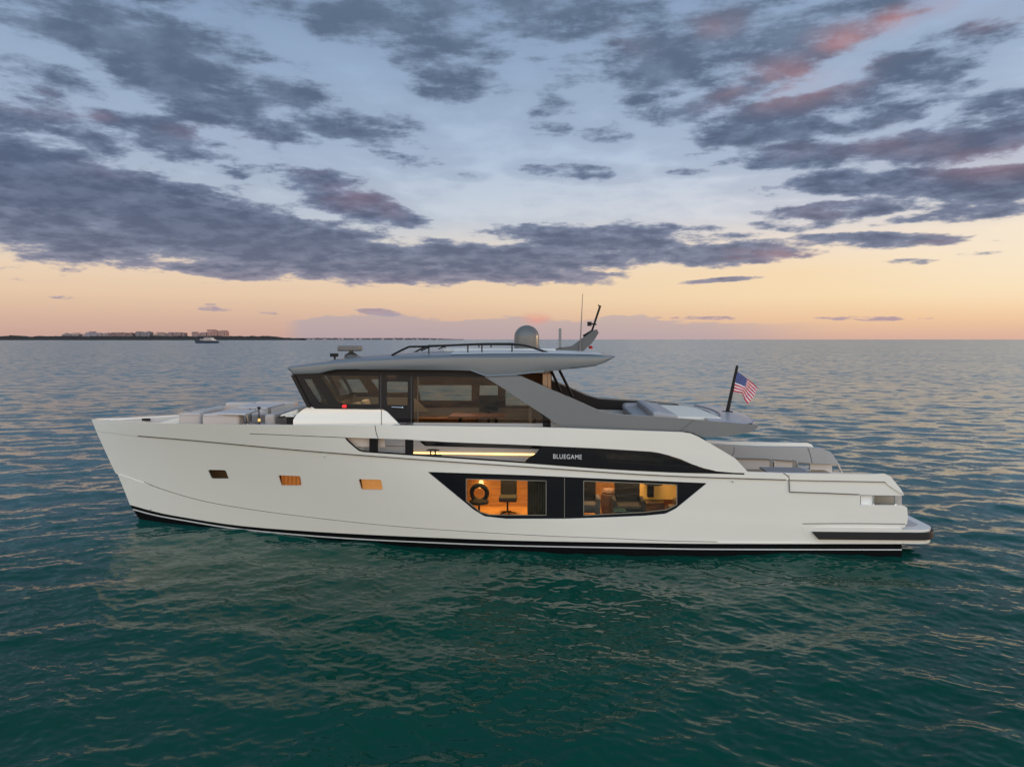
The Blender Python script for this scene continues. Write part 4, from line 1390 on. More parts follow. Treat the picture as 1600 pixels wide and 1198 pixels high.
# near sofa with two back cushions
t = thing('sofa', 'pale beige sofa on the near side of the foredeck, behind the rail', 'sofa', (at(330, 660, 1.9)[0], 1.9, 3.02))
ua, ub = at(280, 650, 1.9)[0], at(376, 650, 1.9)[0]
b_ = MB(); b_.box(ua + .6, ub, .6, 1.85, 3.02, 3.45); b_.build('seat', FAB, t, bevel=.05, seg=3)
for (x0, x1, y, vv) in ((278, 313, 645.2, 1.45), (315, 373, 646.6, 1.95)):
    a0, z1 = at(x0, y, vv); a1, _ = at(x1, y, vv)
    b_ = MB(); b_.tube([(a0 + .05, vv + .002, z1 - .07), (a1 - .05, vv + .002, z1 - .07)], .007, 6); b_.build('piping', mat('piping_taupe', (.25, .21, .19), .8), t)
    b_ = MB(); b_.box(a0, a1, vv - .4, vv, 3.3, z1); b_.build('back_cushion', FAB, t, bevel=.08, seg=3)
# forward sofa back across the deck
t = thing('sofa', 'beige sofa crossing the foredeck between the sun pad and the tables', 'sofa', (at(300, 655, .8)[0], 0, 3.02))
b_ = MB(); a0 = at(300, 645, .8)[0]; a1 = at(325, 645, .8)[0]
b_.box(a0, a1 + .3, -1.4, .8, 3.02, 3.45); b_.build('seat', FAB, t, bevel=.05, seg=3)
for (v0, v1, x0, x1, y) in ((.9, -.3, 296, 314, 642.6), (-.4, -1.5, 318, 338, 638.2)):
    a0, z1 = at(x0, y, v0); a1, _ = at(x1, y, v0)
    b_ = MB(); b_.box(a0, a1, v1, v0, 3.3, z1); b_.build('back_cushion', FAB, t, bevel=.08, seg=3)
# far sofa
t = thing('sofa', 'long beige sofa along the far rail of the foredeck', 'sofa', (at(420, 640, -2.1)[0], -2.1, 3.02))
a0 = at(345, 640, -2.0)[0]; a1 = at(462, 640, -2.0)[0]
b_ = MB(); b_.box(a0, a1, -2.3, -1.3, 3.02, 3.42); b_.build('seat', FAB, t, bevel=.05, seg=3)
for (x0, x1, y) in ((352, 398, 628.6), (399, 462, 627.2)):
    q0, z1 = at(x0, y, -2.2); q1, _ = at(x1, y, -2.2)
    b_ = MB(); b_.box(q0, q1, -2.5, -2.15, 3.25, z1); b_.build('back_cushion', FAB, t, bevel=.08, seg=3)
# low seat against the deckhouse
t = thing('sofa', 'taupe sofa facing forward, set against the front of the deckhouse', 'sofa', (at(430, 655, 0)[0], 0, 3.02))
a0 = at(412, 650, 0)[0]; a1 = at(452, 650, 0)[0]
b_ = MB(); b_.box(a0 + .3, a1, -2.2, 1.3, 3.02, 3.42); b_.build('seat', FABG, t, bevel=.05, seg=3)
b_ = MB(); b_.box(a1 - .35, a1, -2.2, 1.3, 3.3, 3.75); b_.build('back_cushion', FAB, t, bevel=.08, seg=3)
# tables
for lab, c, leg in (('pale rectangular table on the foredeck, the one nearer the rail', [(331, 645), (357.5, 639), (404.5, 640), (384, 646.2)], (404, 652)),
                    ('pale rectangular table on the foredeck, the one nearer the far rail', [(371.5, 635.4), (389, 630.2), (445, 630.2), (417, 637)], None)):
    zt_ = 3.86
    pl_ = [atz(x, y, zt_) for x, y in c]
    cu = sum(p[0] for p in pl_) / 4; cv = sum(p[1] for p in pl_) / 4
    t = thing('table', lab, 'table', (cu, cv, 3.02), 'foredeck tables')
    b_ = MB(); b_.hexa([(a, b, zt_ - .05) for a, b in pl_], [(a, b, zt_) for a, b in pl_]); b_.build('table_top', TBL, t, bevel=.012)
    for sg in (-.35, .35):
        b_ = MB(); b_.tube([(cu + sg, cv, 3.02), (cu + sg, cv, zt_ - .05)], .05, 12); b_.split('leg', STEEL, t)
# pole beside the near table; golden glint put in as a small glowing bead
p = P3(404.5, 636.5, 1.1)
t = thing('glint_pole', 'slim black pole with a golden glint added as a glowing bead near its foot, beside the near foredeck table', 'lamp', (p[0], 1.1, 3.02))
b_ = MB(); b_.tube([(p[0], 1.1, 3.02), (p[0], 1.1, p[2])], .018, 10); b_.lathe((p[0], 1.1, p[2] - .05), [(.05, 0), (.06, .03), (.05, .07)], 12); b_.build('pole', BLKM, t)
b_ = MB(); b_.lathe((p[0], 1.1, 3.50), [(.03, 0), (.045, .04), (.03, .09)], 12); b_.build('lamp', mat('amber_glint', (1, .6, .2), .5, emit=(1, .55, .15), estr=1.0, var=.01), t)
# pillow on the deckhouse step
zz = 3.82
t = thing('sun_cushion', 'cream cushion with dark piping lying in front of the deckhouse coaming', 'cushion', (at(459, 645, 1.3)[0], 1.3, 3.74))
a0 = at(448, 645, 1.3)[0]; a1 = at(476, 645, 1.3)[0]
b_ = MB(); b_.hexa([(a0, .4, 3.7), (a0, 1.9, 3.7), (a1, 1.9, 3.80), (a1, .4, 3.80)], [(a0, .4, 3.80), (a0, 1.9, 3.80), (a1, 1.9, 4.0), (a1, .4, 4.0)]); b_.build('pad', FABC, t, bevel=.05, seg=3)
b_ = MB(); b_.tube([(a0 - .01, .42, 3.73), (a0 - .02, 1.92, 3.73), (a1 - .2, 1.93, 3.79)], .022, 8); b_.build('piping', BLKM, t)
mb = MB(); a0, z1 = at(447, 651.5, 2.2); a1, _ = at(459, 651.5, 2.2); mb.box(a0, a1, 1.5, 2.2, 3.02, z1); mb.build('locker', BLKM, Y, bevel=.02)
mb = MB(); mb.box(a0 - .02, a1 + .02, 1.48, 2.22, z1, z1 + .06); mb.build('locker_lid', WHITE2, Y, bevel=.02)

# ---------------------------------------------------------------- flybridge seats
zf2 = 3.52
t = thing('sun_bed', 'wide cream sun bed at the aft end of the flybridge', 'sun bed', (at(1080, 650, 0)[0], 0, zf2))
b_ = MB(); a0 = at(1030, 650, 1.4)[0]; a1 = at(1120, 657, 1.6)[0]
b_.hexa([(a0, -1.9, zf2), (a0, 2.2, zf2), (a1, 2.2, zf2), (a1, -1.9, zf2)], [(a0, -1.9, 3.86), (a0, 2.2, 3.86), (a1, 2.2, 3.84), (a1, -1.9, 3.80)])
b_.build('mattress', FABC, t, bevel=.05, seg=3)
b_ = MB(); b_.hexa([(a0 - .3, -1.9, zf2), (a0 - .3, 2.2, zf2), (a0 + .5, 2.2, 3.7), (a0 + .5, -1.9, 3.7)], [(a0 - .3, -1.9, 4.0), (a0 - .3, 2.2, 4.0), (a0 + .45, 2.2, 3.90), (a0 + .45, -1.9, 3.90)])
b_.build('head_rest', FABG, t, bevel=.06, seg=3)
t = thing('sofa', 'grey sofa on the flybridge backing onto the cream sun bed', 'sofa', (at(1005, 650, 0)[0], 0, zf2))
a0 = at(984, 646, .3)[0]; a1 = at(1014, 646, .3)[0]
b_ = MB(); b_.box(a0, a1 + .1, -1.9, 2.1, zf2, 3.78); b_.build('seat', FABG, t, bevel=.05, seg=3)
b_ = MB(); b_.box(a0, a1 + .1, -2.3, -1.75, zf2 + .1, 3.88); b_.build('arm_rest', FABG, t, bevel=.12, seg=4)
b_ = MB(); b_.box(a1 - .1, a1 + .16, -1.9, 2.1, zf2 + .15, 4.0); b_.build('backrest', FABG, t, bevel=.09, seg=4)

# ---------------------------------------------------------------- ensign
fp = [P3(1136.5, 642, 0), P3(1152, 571, 0)]
t = thing('flag', 'small red, white and blue striped flag flying from a black staff at the stern', 'flag', fp[0])
b_ = MB(); b_.tube([(fp[0][0] - .0, 0, fp[0][2] - .03), fp[1]], [.065, .045], 12); b_.build('flagstaff', BLKM, t)
b_ = MB(); b_.box(fp[0][0] - .16, fp[0][0] + .16, -.12, .12, fp[0][2] - .06, fp[0][2] + .0); b_.build('foot', BLKM, t, bevel=.02)
T_ = [(0, 1151.4, 580.2), (.2, 1159, 585), (.4, 1167.9, 592.1), (.6, 1174, 596.5), (.8, 1179.5, 601), (1, 1183.8, 606)]
B_ = [(0, 1144.0, 611.2), (.15, 1149, 612.4), (.3, 1155, 613.2), (.4, 1160, 614.4), (.5, 1161.8, 619), (.7, 1163, 624), (1, 1168.8, 631.2)]
nu, nv = 60, 40
vs = []; fs = []; uvs = []
for i in range(nu + 1):
    s_ = i / nu
    tx, ty = interp(s_, [(a, b) for a, b, c in T_]), interp(s_, [(a, c) for a, b, c in T_])
    bx, by = interp(s_, [(a, b) for a, b, c in B_]), interp(s_, [(a, c) for a, b, c in B_])
    for j in range(nv + 1):
        q = j / nv
        x = tx + (bx - tx) * q; y = ty + (by - ty) * q
        bow_ = 1.6 * math.sin(q * math.pi) * s_
        x += bow_
        vv = .10 * math.sin(s_ * 7 + q * 1.2) * s_ ** .5 + .03 * math.sin(s_ * 15 + q * 3)
        vs.append(P3(x, y, vv)); uvs.append((s_, 1 - q))
for i in range(nu):
    for j in range(nv):
        fs.append((i * (nv + 1) + j, (i + 1) * (nv + 1) + j, (i + 1) * (nv + 1) + j + 1, i * (nv + 1) + j + 1))
b_ = MB(); b_.add(vs, fs)
FM = bpy.data.materials.new('flag_cloth'); FM.use_nodes = True
tt = FM.node_tree; bs = tt.nodes['Principled BSDF']; bs.inputs['Roughness'].default_value = .8
at1 = tt.nodes.new('ShaderNodeAttribute'); at1.attribute_name = 'flaguv'
sx = tt.nodes.new('ShaderNodeSeparateXYZ'); tt.links.new(at1.outputs['Vector'], sx.inputs[0])


def fm(op, a, b=None):
    n_ = tt.nodes.new('ShaderNodeMath'); n_.operation = op
    for k, q in enumerate((a, b)):
        if q is None: continue
        if isinstance(q, (int, float)): n_.inputs[k].default_value = q
        else: tt.links.new(q, n_.inputs[k])
    return n_.outputs[0]


def fmix(f, a, b):
    n_ = tt.nodes.new('ShaderNodeMix'); n_.data_type = 'RGBA'; tt.links.new(f, n_.inputs[0])
    for k, q in ((6, a), (7, b)):
        if isinstance(q, tuple): n_.inputs[k].default_value = (*q, 1)
        else: tt.links.new(q, n_.inputs[k])
    return n_.outputs[2]


sv = fm('FRACT', fm('MULTIPLY', sx.outputs[1], 6.5))
red = fm('LESS_THAN', sv, .5)
stripes = fmix(red, (.70, .63, .62), (.50, .015, .035))
cant = fm('MULTIPLY', fm('LESS_THAN', sx.outputs[0], .4), fm('GREATER_THAN', sx.outputs[1], 6 / 13))
fx = fm('SUBTRACT', fm('FRACT', fm('MULTIPLY', sx.outputs[0], 15)), .5); fy = fm('SUBTRACT', fm('FRACT', fm('MULTIPLY', sx.outputs[1], 9.3)), .5)
star = fm('LESS_THAN', fm('ADD', fm('MULTIPLY', fx, fx), fm('MULTIPLY', fy, fy)), .05)
blue = fmix(star, (.04, .055, .19), (.25, .26, .32))
fin = fmix(cant, stripes, blue)
tt.links.new(fin, bs.inputs['Base Color'])
bs.inputs['Transmission Weight'].default_value = 0
fo_ = b_.build('cloth', FM, t, recalc=False)
fa = fo_.data.attributes.new('flaguv', 'FLOAT_VECTOR', 'POINT')
fa.data.foreach_set('vector', np.array([(a, b, 0) for a, b in uvs], dtype=np.float32).ravel())

# ---------------------------------------------------------------- lamps in the yacht (lit in the photograph)
def lamp(name, p, power, col=(1, .55, .2), size=.25, parent=None, typ='POINT', rot=None, sy=None):
    l = bpy.data.lights.new(name, typ); l.energy = power; l.color = col
    if typ == 'POINT': l.shadow_soft_size = size
    else:
        l.size = size
        if sy: l.shape = 'RECTANGLE'; l.size_y = sy
        l.spread = R(105)
    o = bpy.data.objects.new(name, l); COL.objects.link(o)
    o.parent = Y
    o.location = (p[0], -p[1], p[2])
    if rot: o.rotation_euler = rot
    return o


# lower cabin behind the big hull window
uc0, uc1 = at(722, 760, 3.2)[0] - .3, at(1064, 760, 3.2)[0] + .4
zfl, zcl = .72, 2.34
mb = MB()
mb.box(uc0, uc1, .9, 2.88, zfl - .05, zfl)
mb.build('cabin_floor', WOODO, Y)
mb = MB(); mb.box(uc0, uc1, .82, .9, zfl, zcl); mb.build('cabin_back_wall', WOODO, Y)
mb = MB()
mb.box(uc0 - .05, uc0, .82, 2.9, zfl, zcl); mb.box(uc1, uc1 + .05, .82, 3.05, zfl, zcl)
um = at(870, 770, 3)[0]; mb.box(um - .05, um + .05, .82, 2.95, zfl, zcl)
mb.split('cabin_partition', WOODD, Y)
mb = MB(); mb.box(uc0, uc1, .82, 3.0, zcl, zcl + .05); mb.build('cabin_ceiling', BEIGE, Y)


def atp(px, py, v): return P3(px, py, v)


# left cabin: round chair, desk chair, curtain, wall light
def cab(name, label, cat, px, v, z=None): 
    u_, z_ = at(px, 780, v); return thing(name, label, cat, (u_, v, zfl)), u_


t, u_ = cab('armchair', 'round-backed dark chair in the left half of the big hull window', 'chair', 749, 2.2)
b_ = MB()
ringp = [(u_ + .24 * math.cos(a), 2.2 + .08 * math.sin(a), zfl + .72 + .26 * math.sin(a)) for a in [2 * math.pi * k / 20 for k in range(21)]]
b_.tube(ringp, .07, 8, cap=False); b_.build('backrest', DKF, t)
b_ = MB(); b_.lathe((u_, 2.3, zfl + .40), [(.1, 0), (.30, .03), (.30, .10), (.2, .13)], 20); b_.build('seat', DKF, t)
b_ = MB(); b_.tube([(u_, 2.3, zfl), (u_, 2.3, zfl + .42)], .03, 8); b_.build('leg', BLKM, t)
t, u_ = cab('desk_chair', 'black swivel chair on a star foot in the left half of the big hull window', 'chair', 793, 1.9)
b_ = MB(); b_.box(u_ - .24, u_ + .28, 1.55, 1.68, zfl + .55, zfl + 1.2); b_.build('backrest', DKF, t, bevel=.06, seg=3)
b_ = MB(); b_.box(u_ - .26, u_ + .30, 1.6, 2.15, zfl + .42, zfl + .58); b_.build('seat', DKF, t, bevel=.05, seg=3)
b_ = MB(); b_.tube([(u_, 1.9, zfl + .06), (u_, 1.9, zfl + .45)], .03, 8)
for k in range(5):
    a = k * 1.2566; b_.tube([(u_, 1.9, zfl + .08), (u_ + .27 * math.cos(a), 1.9 + .27 * math.sin(a), zfl + .03)], .02, 6)
b_.build('star_foot', BLKM, t)
t, u_ = cab('curtain', 'dark drawn curtain right of the desk chair inside the big hull window', 'curtain', 838, 2.5)
b_ = MB()
u0_, u1_ = at(824, 780, 2.75)[0], um - .06
L = [(u0_ + (u1_ - u0_) * k / 40, 2.7 + .03 * math.sin(k * 1.6)) for k in range(41)]
b_.hexa([(a, b, zfl + .02) for a, b in L] + [(a, b - .03, zfl + .02) for a, b in reversed(L)], [(a, b, zcl) for a, b in L] + [(a, b - .03, zcl) for a, b in reversed(L)])
b_.build('curtain_cloth', mat('olive_curtain', (.07, .058, .034), .8), t)
t, u_ = cab('wall_lamp', 'small glowing lamp with pale shade on the wall behind the round chair', 'lamp', 752, 1.0)
p_ = P3(752, 756, 1.0)
b_ = MB(); b_.lathe((p_[0], 1.05, p_[2] - .1), [(.10, 0), (.06, .22)], 16); b_.build('lamp_shade', mat('shade_glow', (1, .8, .5), .5, emit=(1, .60, .22), estr=3, var=.01), t)
b_ = MB(); b_.tube([(p_[0], .9, p_[2]), (p_[0], 1.05, p_[2])], .02, 6); b_.build('bracket', STEEL, t)
# right cabin
t, u_ = cab('armchair', 'grey high-backed armchair beside the dark centre panel of the big hull window', 'chair', 921, 2.3)
b_ = MB(); b_.box(u_ - .3, u_ + .22, 1.8, 1.95, zfl + .3, zfl + 1.25); b_.build('backrest', DKF, t, bevel=.07, seg=3)
b_ = MB(); b_.box(u_ - .3, u_ + .3, 1.85, 2.5, zfl + .2, zfl + .46); b_.build('seat', mat('mid_grey_cloth', (.12, .12, .13), .9), t, bevel=.06, seg=3)
b_ = MB(); b_.box(u_ + .2, u_ + .33, 1.85, 2.5, zfl, zfl + .66); b_.build('arm_rest', mat('mid_grey_cloth', (.12, .12, .13), .9), t, bevel=.05, seg=3)
t, u_ = cab('planter', 'brown drum with dried flowers between the two armchairs of the big hull window', 'planter', 951, 1.6)
b_ = MB(); b_.lathe((u_, 1.6, zfl), [(.22, 0), (.25, .3), (.24, .62), (.18, .64)], 20); b_.build('pot', mat('clay_pot', (.16, .09, .06), .7), t)
b_ = MB(); b_.lathe((u_, 1.6, zfl + .62), [(.16, 0), (.22, .06), (.18, .14), (.05, .18)], 14)
for k in range(26):
    a = random.uniform(0, 6.28); r_ = random.uniform(0, .17); c = Vector((u_ + r_ * math.cos(a), 1.6 + r_ * math.sin(a), zfl + .64 + random.uniform(0, .10)))
    b_.lathe(c, [(.015, 0), (.04, .02), (.03, .05), (.005, .06)], 6)
b_.build('flowers', mat('dried_petals', (.30, .20, .16), .8, alt=(.12, .07, .05), nscale=8), t)
t, u_ = cab('armchair', 'big charcoal armchair in the middle of the right half of the big hull window', 'chair', 980, 2.2)
b_ = MB(); b_.box(u_ - .36, u_ + .42, 1.75, 1.98, zfl + .3, zfl + 1.32); b_.build('backrest', DKF, t, bevel=.1, seg=3)
b_ = MB(); b_.box(u_ - .36, u_ + .42, 1.9, 2.55, zfl + .15, zfl + .45); b_.build('seat', DKF, t, bevel=.07, seg=3)
for sg in (-.46, .40):
    b_ = MB(); b_.box(u_ + sg, u_ + sg + .12, 1.85, 2.55, zfl, zfl + .62); b_.build('arm_rest', DKF, t, bevel=.05, seg=3)
t, u_ = cab('side_table', 'low glass-topped side table in front of the charcoal armchair', 'table', 975, 2.75)
b_ = MB(); b_.box(u_ - .32, u_ + .05, 2.6, 2.95, zfl + .36, zfl + .39); b_.box(u_ + .12, u_ + .42, 2.6, 2.95, zfl + .26, zfl + .29); b_.build('table_top', mat('teal_glass_top', (.05, .14, .13), .1, coat=.5), t, bevel=.008)
b_ = MB()
for q in (-.28, 0.0, .16, .38): b_.tube([(u_ + q, 2.78, zfl), (u_ + q, 2.78, zfl + (.36 if q < .1 else .26))], .018, 6)
b_.split('leg', STEEL, t)
t, u_ = cab('cabinet', 'glowing yellow lit cabinet niche at the right of the big hull window', 'cabinet', 1020, 1.3)
a_, b__ = P3(1003, 755, 1.3), P3(1029, 782, 1.3)
c_ = MB(); c_.box(a_[0] - .05, b__[0] + .9, .95, 1.1, b__[2], a_[2] + .2); c_.build('lit_back', mat('lit_panel', (1, .7, .25), .5, emit=(1, .46, .06), estr=.14, var=.02), t)
c_ = MB(); c_.box(a_[0] - .05, b__[0] + .15, 1.1, 1.6, zfl, b__[2]); c_.build('cupboard', WOODD, t, bevel=.01)
c_ = MB(); c_.box(b__[0] - .35, b__[0] - .15, 1.15, 1.3, b__[2] + .1, b__[2] + .5); c_.build('speaker', BLKM, t, bevel=.02)
c_ = MB(); c_.lathe(((a_[0] + b__[0]) / 2 + .1, 1.3, a_[2] - .02), [(.3, 0), (.3, .08), (.22, .18), (.22, .3)], 20); c_.build('extractor', BLKM, t)
t, u_ = cab('staircase', 'short dark stair with steel rail at the far right of the big hull window', 'stairs', 1052, 2.3)
c_ = MB()
for k in range(4): c_.box(u_ - .25 + k * .16, u_ + .6, 1.9, 2.8, zfl + k * .2, zfl + (k + 1) * .2 - .02)
c_.build('steps', mat('stair_grey', (.12, .10, .07), .6), t, bevel=.01)
c_ = MB(); c_.tube([(u_ - .3, 2.0, zfl + 1.3), (u_ + .25, 2.0, zfl + .9), (u_ + .7, 2.0, zfl + .85)], .02, 8); c_.build('hand_rail', STEEL, t)

def ceil_lamp(name, px0, px1, v0, v1, z, power, col):
    ua, ub = at(px0, 760, (v0 + v1) / 2)[0], at(px1, 760, (v0 + v1) / 2)[0]
    return lamp(name, ((ua + ub) / 2, (v0 + v1) / 2, z), power, col, size=ub - ua, typ='AREA', sy=v1 - v0)


ceil_lamp('cabin_lamp', 735, 850, 1.1, 2.5, 2.32, 58, (1, .55, .17))
ceil_lamp('cabin_lamp', 905, 1050, 1.1, 2.5, 2.32, 58, (1, .60, .28))
p_ = P3(1022, 757, 1.55); lamp('niche_lamp', (p_[0], 1.45, p_[2] + .02), 22, (1, .50, .10), size=.5, typ='AREA', sy=.12)
# ---------------------------------------------------------------- salon furniture, helm
t = thing('helm_console', 'dark helm console behind the windscreen inside the deckhouse', 'console', (at(540, 625, .8)[0], .8, 2.58))
u0_ = at(527, 625, .8)[0]
c_ = MB(); c_.box(u0_, u0_ + .7, -.5, 1.6, 2.58, 3.62); c_.build('cabinet', BLKM, t, bevel=.05)
c_ = MB(); c_.hexa([(u0_ + .1, -.3, 3.62), (u0_ + .1, 1.4, 3.62), (u0_ + .6, 1.4, 3.62), (u0_ + .6, -.3, 3.62)], [(u0_, -.3, 3.95), (u0_, 1.4, 3.95), (u0_ + .15, 1.4, 3.95), (u0_ + .15, -.3, 3.95)]); c_.build('display_hood', DKBRN, t)
for k, lab in enumerate(('cream helm chair nearest the side window, inside the deckhouse', 'cream helm chair farther from the side window, inside the deckhouse')):
    vv = 1.2 - k * 1.1
    us_ = at(548, 620, 1.2)[0]
    t = thing('helm_chair', lab, 'helm chair', (us_, vv, 2.58), 'helm chairs')
    c_ = MB(); c_.box(us_ - .1, us_ + .45, vv - .3, vv + .3, 3.25, 3.42); c_.build('seat', FABC, t, bevel=.05, seg=3)
    c_ = MB(); c_.hexa([(us_ + .35, vv - .3, 3.4), (us_ + .35, vv + .3, 3.4), (us_ + .5, vv + .3, 3.4), (us_ + .5, vv - .3, 3.4)], [(us_ + .1, vv - .28, 4.15), (us_ + .1, vv + .28, 4.15), (us_ + .26, vv + .28, 4.15), (us_ + .26, vv - .28, 4.15)]); c_.build('backrest', FABC, t, bevel=.05, seg=3)
    c_ = MB(); c_.lathe((us_ + .2, vv, 2.58), [(.2, 0), (.06, .05), (.06, .68)], 16); c_.build('pedestal', BLKM, t)
t = thing('sideboard', 'long walnut sideboard seen through the salon glass', 'sideboard', (at(700, 640, -1.6)[0], -1.6, 2.58))
a0 = at(655, 640, -1.6)[0]; a1 = at(745, 640, -1.6)[0]
c_ = MB(); c_.box(a0, a1, -2.2, -1.5, 2.58, 3.32); c_.build('cabinet', WOOD, t, bevel=.01)
c_ = MB(); c_.box(a0 - .03, a1 + .03, -2.22, -1.45, 3.32, 3.38); c_.build('worktop', WOODO, t, bevel=.01)
t = thing('dining_table', 'long orange-brown wooden table in the middle of the salon', 'table', (at(745, 650, .5)[0], .5, 2.58))
zt_ = at(745, 650, .9)[1]
a0 = at(703, 650, .6)[0]; a1 = at(790, 650, .6)[0]
c_ = MB(); c_.box(a0, a1, 0, 1.0, zt_ - .06, zt_); c_.build('table_top', mat('orange_table_wood', (.30, .12, .05), .3, coat=.3), t, bevel=.01)
for q in (a0 + .3, a1 - .35):
    c_ = MB(); c_.box(q, q + .08, .3, .7, 2.58, zt_ - .06); c_.split('leg', BLKM, t)
t = thing('television', 'black flat screen standing against the far salon windows', 'television', (at(765, 625, -1.9)[0], -1.9, 2.58))
a_, b__ = P3(749, 617, -1.9), P3(778, 648, -1.9)
c_ = MB(); c_.box(a_[0], b__[0] + .0, -1.95, -1.88, a_[2] - .62, a_[2]); c_.build('screen', SKYG, t, bevel=.01)
c_ = MB(); c_.box(a_[0] + .3, b__[0] - .3, -1.98, -1.8, 2.58, a_[2] - .62); c_.build('stand', BLKM, t)
t = thing('sofa', 'taupe salon sofa along the near windows', 'sofa', (at(740, 660, 1.7)[0], 1.8, 2.58))
zs_ = at(740, 656, 1.4)[1]
a0 = at(668, 656, 1.9)[0]; a1 = at(824, 656, 1.9)[0]
c_ = MB(); c_.box(a0, a1, 1.3, 2.1, 2.58, min(zs_, 3.3)); c_.build('seat', mat('taupe_cloth', (.10, .085, .075), .9), t, bevel=.05, seg=3)
t = thing('armchair', 'dark low armchair near the aft end of the salon', 'chair', (at(812, 645, -.6)[0], -.6, 2.58))
a0 = at(800, 645, -.6)[0]
c_ = MB(); c_.box(a0, a0 + .8, -1.0, -.2, 2.58, 3.1); c_.build('seat', WOODD, t, bevel=.06, seg=3)
c_ = MB(); c_.box(a0 + .65, a0 + .82, -1.0, -.2, 3.0, 3.45); c_.build('backrest', WOODD, t, bevel=.06, seg=3)
for x0_, x1_, pw in ((530, 630, 20), (655, 745, 30), (755, 835, 20)):
    ceil_lamp('salon_lamp', x0_, x1_, -1.2, 1.2, zc0 - .06, pw, (1, .70, .46))

# cockpit chairs and glasses
for k, (x, lab) in enumerate(((1216, 'small steel cockpit chair left of its twin, beside the far coaming'), (1252, 'small steel cockpit chair right of its twin, near the glass opening'))):
    u_, z_ = at(x, 739, -1.4)
    t = thing('deck_chair', lab, 'chair', (u_, -1.4, 1.35), 'cockpit chairs')
    c_ = MB(); c_.box(u_ - .25, u_ + .25, -1.65, -1.15, 1.60, 1.65); c_.build('seat', FABG, t, bevel=.02)
    c_ = MB(); c_.box(u_ - .25, u_ - .20, -1.62, -1.18, 1.68, 1.95); c_.build('backrest', STEEL, t, bevel=.02)
    c_ = MB()
    for a in (-.22, .22):
        for b in (-1.62, -1.18): c_.tube([(u_ + a, b, 1.35), (u_ + a, b, 1.61)], .018, 6)
    for b in (-1.62, -1.18): c_.tube([(u_ - .22, b, 1.62), (u_ - .22, b, 1.93)], .018, 6)
    c_.build('chair_frame', STEEL, t)
t = thing('cockpit_table', 'low grey table in the aft cockpit in front of the steel chairs', 'table', (at(1240, 742, -.4)[0], -.4, 1.35))
u_ = at(1235, 741, -.4)[0]
c_ = MB(); c_.box(u_ - .9, u_ + .5, -.9, .3, 1.74, 1.79); c_.build('table_top', mat('cockpit_table_grey', (.22, .20, .195), .5), t, bevel=.015)
c_ = MB(); c_.tube([(u_, -.3, 1.35), (u_, -.3, 1.74)], .06, 12); c_.build('leg', STEEL, t)

for x, y in ((203, 655.5), (228, 655)):
    p_ = P3(x, y, -.6); mb = MB(); mb.box(p_[0] - .14, p_[0] + .14, -.66, -.56, p_[2] - .05, p_[2] + .03); mb.build('bow_fairlead', BLKM, Y, bevel=.02)

# ------------------------------------------------------------ distant yacht
def wpt(px, py, dist):
    d = ray(px, py); k = dist / d.y
    return CAMP + d * k


DY = 1150.0
c0 = wpt(322, 530, DY); k = DY / FPX
SHD = 5200.0
t = thing('distant_yacht', 'small dark-hulled motor yacht far off in front of the low shore', 'motor yacht', (c0.x, DY, 0), frame='world')
X0 = c0.x
b_ = MB('world')
hl_ = [(-18.5, 4.6), (-14, 4.2), (0, 3.6), (10, 3.4), (19, 3.0), (20, 0)]
n_ = 0
secs = []
for i in range(21):
    s_ = i / 20
    x = -19.5 + 39.5 * s_
    hwid = 3.6 * (1 - (1 - min(s_ / .45, 1)) ** 2.2)
    top_ = interp(s_, [(0, 5.4), (.2, 4.6), (.5, 4.0), (1, 3.4)])
    x0 = x + 2.5 * (1 - s_) ** 3
    secs.append([(X0 + x, DY - hwid, top_), (X0 + x0, DY - hwid * .75, -.4), (X0 + x0, DY + hwid * .75, -.4), (X0 + x, DY + hwid, top_)])
vs = [q for s_ in secs for q in s_]
fs = [(i * 4 + k_, i * 4 + k_ + 1, i * 4 + k_ + 5, i * 4 + k_ + 4) for i in range(20) for k_ in range(3)] + [(i * 4 + 3, i * 4, i * 4 + 4, i * 4 + 7) for i in range(20)] + [(0, 1, 2, 3), (83, 82, 81, 80)]
b_.add(vs, fs); b_.build('hull', mat('navy_hull', (.03, .035, .06), .3), t)
b_ = MB('world'); b_.box(X0 - 9, X0 + 15, DY - 2.9, DY + 2.9, 3.9, 6.2); b_.build('deckhouse', mat('far_white', (.6, .52, .48), .5), t, bevel=.3)
b_ = MB('world'); b_.box(X0 - 8.5, X0 + 11, DY - 2.95, DY + 2.95, 4.7, 5.5); b_.build('window_band', BLK, t)
b_ = MB('world'); b_.box(X0 - 3, X0 + 12, DY - 2.5, DY + 2.5, 6.2, 8.4); b_.build('upper_deck', mat('far_white', (.6, .52, .48), .5), t, bevel=.3)
b_ = MB('world'); b_.box(X0 - 2.5, X0 + 8, DY - 2.56, DY + 2.56, 6.9, 7.7); b_.build('window_band', BLK, t)
b_ = MB('world'); b_.box(X0 - 1, X0 + 10, DY - 2.6, DY + 2.6, 9.6, 9.9)
for q in (0, 9): b_.tube([(X0 + q, DY - 2, 8.4), (X0 + q, DY - 2, 9.6)], .12, 6)
b_.tube([(X0 + 3, DY, 9.8), (X0 + 4, DY, 13)], .15, 6); b_.tube([(X0 + 6, DY, 9.8), (X0 + 6.4, DY, 12)], .12, 6)
b_.build('radar_arch', mat('far_mast', (.25, .18, .16), .5), t)

